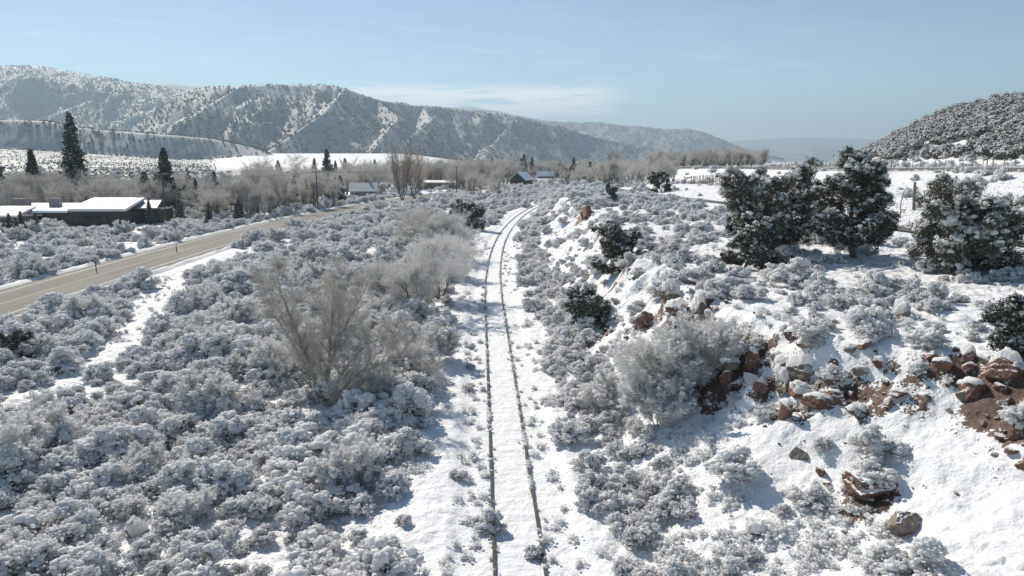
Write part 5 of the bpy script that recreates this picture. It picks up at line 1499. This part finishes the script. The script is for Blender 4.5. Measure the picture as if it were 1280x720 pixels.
# ------------------------------------------------------------------ parked car by the road bend
def car(x, y, z, rz, label, paint):
    e = empty('parked_car', (x, y, z), rz); tag(e, label, 'car')
    def loft(secs, mi=0):
        mb = MB(); n = len(secs); m = len(secs[0]); V = np.array(secs).reshape(-1, 3)
        f = [[i * m + j, i * m + (j + 1) % m, (i + 1) * m + (j + 1) % m, (i + 1) * m + j] for i in range(n - 1) for j in range(m)]
        mb.add(V, f); mb.add(np.array(secs[0]), [[0, 1, 2, 3][:4]] if m == 4 else [[0, i, i + 1] for i in range(1, m - 1)]); mb.add(np.array(secs[-1]), [[0, i + 1, i] for i in range(1, m - 1)])
        return mb
    secs = []
    for t, h0, h1, w in [(-2.35, .45, .75, .75), (-2.2, .35, .95, .88), (-1.2, .3, 1.02, .92), (1.3, .3, 1.05, .92), (2.15, .35, 1.0, .88), (2.35, .45, .8, .78)]:
        secs.append([[t, -w, h0], [t, -w, h1 * 0.85], [t, -w * .9, h1], [t, w * .9, h1], [t, w, h1 * 0.85], [t, w, h0]])
    loft(secs).build('body', paint, e, smooth=False)
    secs = []
    for t, h1, w in [(-1.25, 1.03, .82), (-0.55, 1.62, .70), (1.7, 1.66, .70), (2.2, 1.02, .80)]:
        secs.append([[t, -.84, 1.0], [t, -w, h1], [t, w, h1], [t, .84, 1.0]])
    loft(secs).build('cabin', M['glass'], e)
    mb = MB(); mb.box((0.6, 0, 1.70), (2.2, 1.36, 0.12)); mb.build('roof', M['roofsnow'], e)
    for sx in (-1.45, 1.45):
        for sy in (-.86, .86):
            mb = MB(); t = np.linspace(0, 2 * math.pi, 15)[:-1]; mb.tube([[sx, sy - .11, .34], [sx, sy + .11, .34]], 0.34, 14)
            mb.add(np.array([[sx + .34 * math.cos(a), sy + math.copysign(.11, sy), .34 + .34 * math.sin(a)] for a in t]), [[0, i, i + 1] for i in range(1, 13)])
            w = mb.build('wheel', M['tyre'], e)
            mb = MB(); mb.add(np.array([[sx + .18 * math.cos(a), sy + math.copysign(.125, sy), .34 + .18 * math.sin(a)] for a in t]), [[0, i, i + 1] for i in range(1, 13)]); mb.build('rim', M['steel'], w)
    for sy in (-.6, .6):
        mb = MB(); mb.box((-2.33, sy, .72), (.08, .3, .14)); mb.build('headlight', M['reflector'], e)
x, y, z = at_depth(464, 236); car(x, y, z + 0.05, 0.2, 'dark car parked before the blue grey house', M['carpaint'])

# ------------------------------------------------------------------ fences
def fence(name, pts, spacing, H, label, r=0.06, wires=(0.35, 0.7, 1.0, 1.3, 1.7, 2.1), postmat='wood', jit=0.1, seed=1):
    rg = RS(seed); P = np.array(pts, float)
    seg = np.hypot(*np.diff(P, axis=0).T); L = np.concatenate([[0], np.cumsum(seg)])
    d = np.arange(0, L[-1], spacing); X = np.interp(d, L, P[:, 0]); Y = np.interp(d, L, P[:, 1]); Z = height(X, Y)
    e = empty(name, (X[0], Y[0], Z[0])); tag(e, label, 'fence'); o0 = np.array([X[0], Y[0], Z[0]])
    tops = []
    for i in range(len(X)):
        p = np.array([X[i], Y[i], Z[i]]) - o0; h = H * (1 + jit * (rg.random() - .5)); rr = r * (1.5 if i % 6 == 0 else 1)
        tilt = rg.normal(size=2) * 0.04
        mb = MB(); mb.tube([p - [0, 0, .3], p + [tilt[0] * h, tilt[1] * h, h]], [rr, rr * .85], 6)
        mb.add((p + [tilt[0] * h, tilt[1] * h, h]) + np.array([[rr * math.cos(a), rr * math.sin(a), 0.0] for a in np.linspace(0, 6.283, 7)[:-1]]), [[0, i_, i_ + 1] for i_ in range(1, 5)])
        mb.build('post', M[postmat], e); tops.append(p)
    tops = np.array(tops)
    for w in wires:
        if w > H: continue
        mb = MB(); mb.tube(tops + [0, 0, w], 0.012, 3); mb.build('wire', M['wire'], e)
fence('wire_fence', [(36.5, 112), (41, 141), (50, 190), (59, 245)], 3.4, 2.5, 'tall wire deer fence with dark posts left of the shelf trees', 0.08, seed=2)
fence('wire_fence', [(112, 150), (110, 212), (108, 300)], 3.6, 2.7, 'long deer fence at the foot of the hill beyond the highway', 0.09, seed=3)
fence('wire_fence', [(41.6, 76), (50, 88), (61, 101), (80, 125)], 31.0, 2.7, 'tall post and wire fence between the path and the highway bank', 0.10, postmat='wood', seed=4)
x, y, z = at_depth(1120, 74)
e = empty('broken_post', (x, y, z)); tag(e, 'crooked grey branch post leaning beside the tall fence', 'post')
mb = MB(); mb.tube([[0, 0, -.2], [-.1, 0, 1.2], [.05, 0, 2.0], [.35, 0, 2.9]], [.07, .05, .04, .02], 5); mb.build('stake', M['bark'], e)
mb = MB(); mb.tube([[-.02, 0, 1.6], [.35, 0, 2.1]], [.03, .015], 4); mb.build('side_branch', M['bark'], e)
# highway guard rail
gr = empty('guard_rail', (86.3, 130, hgt(86.3, 130))); tag(gr, 'long steel guard rail along the highway on its bank', 'guard rail')
ys = np.arange(60, 420, 4.0); zz = np.interp(ys, [0, 140, 170, 300, 600, 1500], [10.6, 9.9, 9.4, 8.6, 5.0, 1.0]); z0 = hgt(86.3, 130)
prof = np.array([[0, .48], [-.06, .53], [0, .60], [-.06, .67], [-.06, .72], [0, .78], [.03, .78], [.03, .48]])
P = np.stack([np.broadcast_to(prof[None, :, 0] - 0.12, (len(ys), 8)), np.broadcast_to((ys - 130)[:, None], (len(ys), 8)), (zz - z0)[:, None] + prof[None, :, 1]], -1)
i = np.arange(len(ys) - 1)[:, None]; j = np.arange(8)[None]; jn = (j + 1) % 8
mb = MB(); mb.add(P.reshape(-1, 3), np.stack([i * 8 + j, i * 8 + jn, (i + 1) * 8 + jn, (i + 1) * 8 + j], -1).reshape(-1, 4)); mb.build('beam', M['steel'], gr)
mb = MB(); mb.tube(np.stack([np.full(len(ys), -0.1), ys - 130, zz - z0 + 0.80], -1), 0.05, 6); mb.build('snow_strip', M['snowclump'], gr)
for q in range(0, len(ys), 1):
    mb = MB(); mb.box((0.02, ys[q] - 130, zz[q] - z0 + 0.3), (0.15, 0.15, 0.9)); mb.build('post', M['wood'], gr)

# roadside delineator and sign posts
def marker(u, Y, H, label):
    x, y, z = at_depth(u, Y); e = empty('delineator_post', (x, y, z)); tag(e, label, 'marker post')
    mb = MB(); mb.box((0, 0, H / 2), (0.09, 0.05, H + 0.2)); mb.build('post', M['steel'], e)
    mb = MB(); mb.box((0, -0.04, H - 0.15), (0.12, 0.02, 0.22)); mb.build('reflector', M['reflector'], e)
marker(119, 79, 1.5, 'slim marker post on the far verge of the near road')
marker(220, 96, 1.2, 'second slim marker post farther along the road verge')
marker(303, 100, 1.6, 'thin dark stake in the clearing between road and brush')
marker(626, 150, 1.3, 'slim marker stake beside the rails at the bend')
# ploughed snow banks along the road
for off in (-5.2, 5.1):
    ys = np.arange(20, 420, 0.5); mb = MB()
    x = road_x(ys) + off; w = 0.62 + 0.45 * fbm(ys / 2, ys * 0 + off, 800, 3); h = 0.22 + 0.15 * fbm(ys / 1.3, ys * 0 + off, 805, 3)
    cols = [np.stack([x - 0.9 * w - .5, ys, 0 * ys - 0.30], -1), np.stack([x - .4 * w, ys, h * .8 - 0.05], -1), np.stack([x, ys, h], -1), np.stack([x + .45 * w, ys, h * .7 - 0.05], -1), np.stack([x + 0.8 * w + .5, ys, 0 * ys - 0.30], -1)]
    V = np.stack(cols, 1); n, m = V.shape[:2]; i = np.arange(n - 1)[:, None]; j = np.arange(m - 1)[None]
    mb.add(V.reshape(-1, 3), np.stack([i * m + j, i * m + j + 1, (i + 1) * m + j + 1, (i + 1) * m + j], -1).reshape(-1, 4))
    o = mb.build('snow_bank', M['plow'], smooth=True); tag(o, kind='structure')
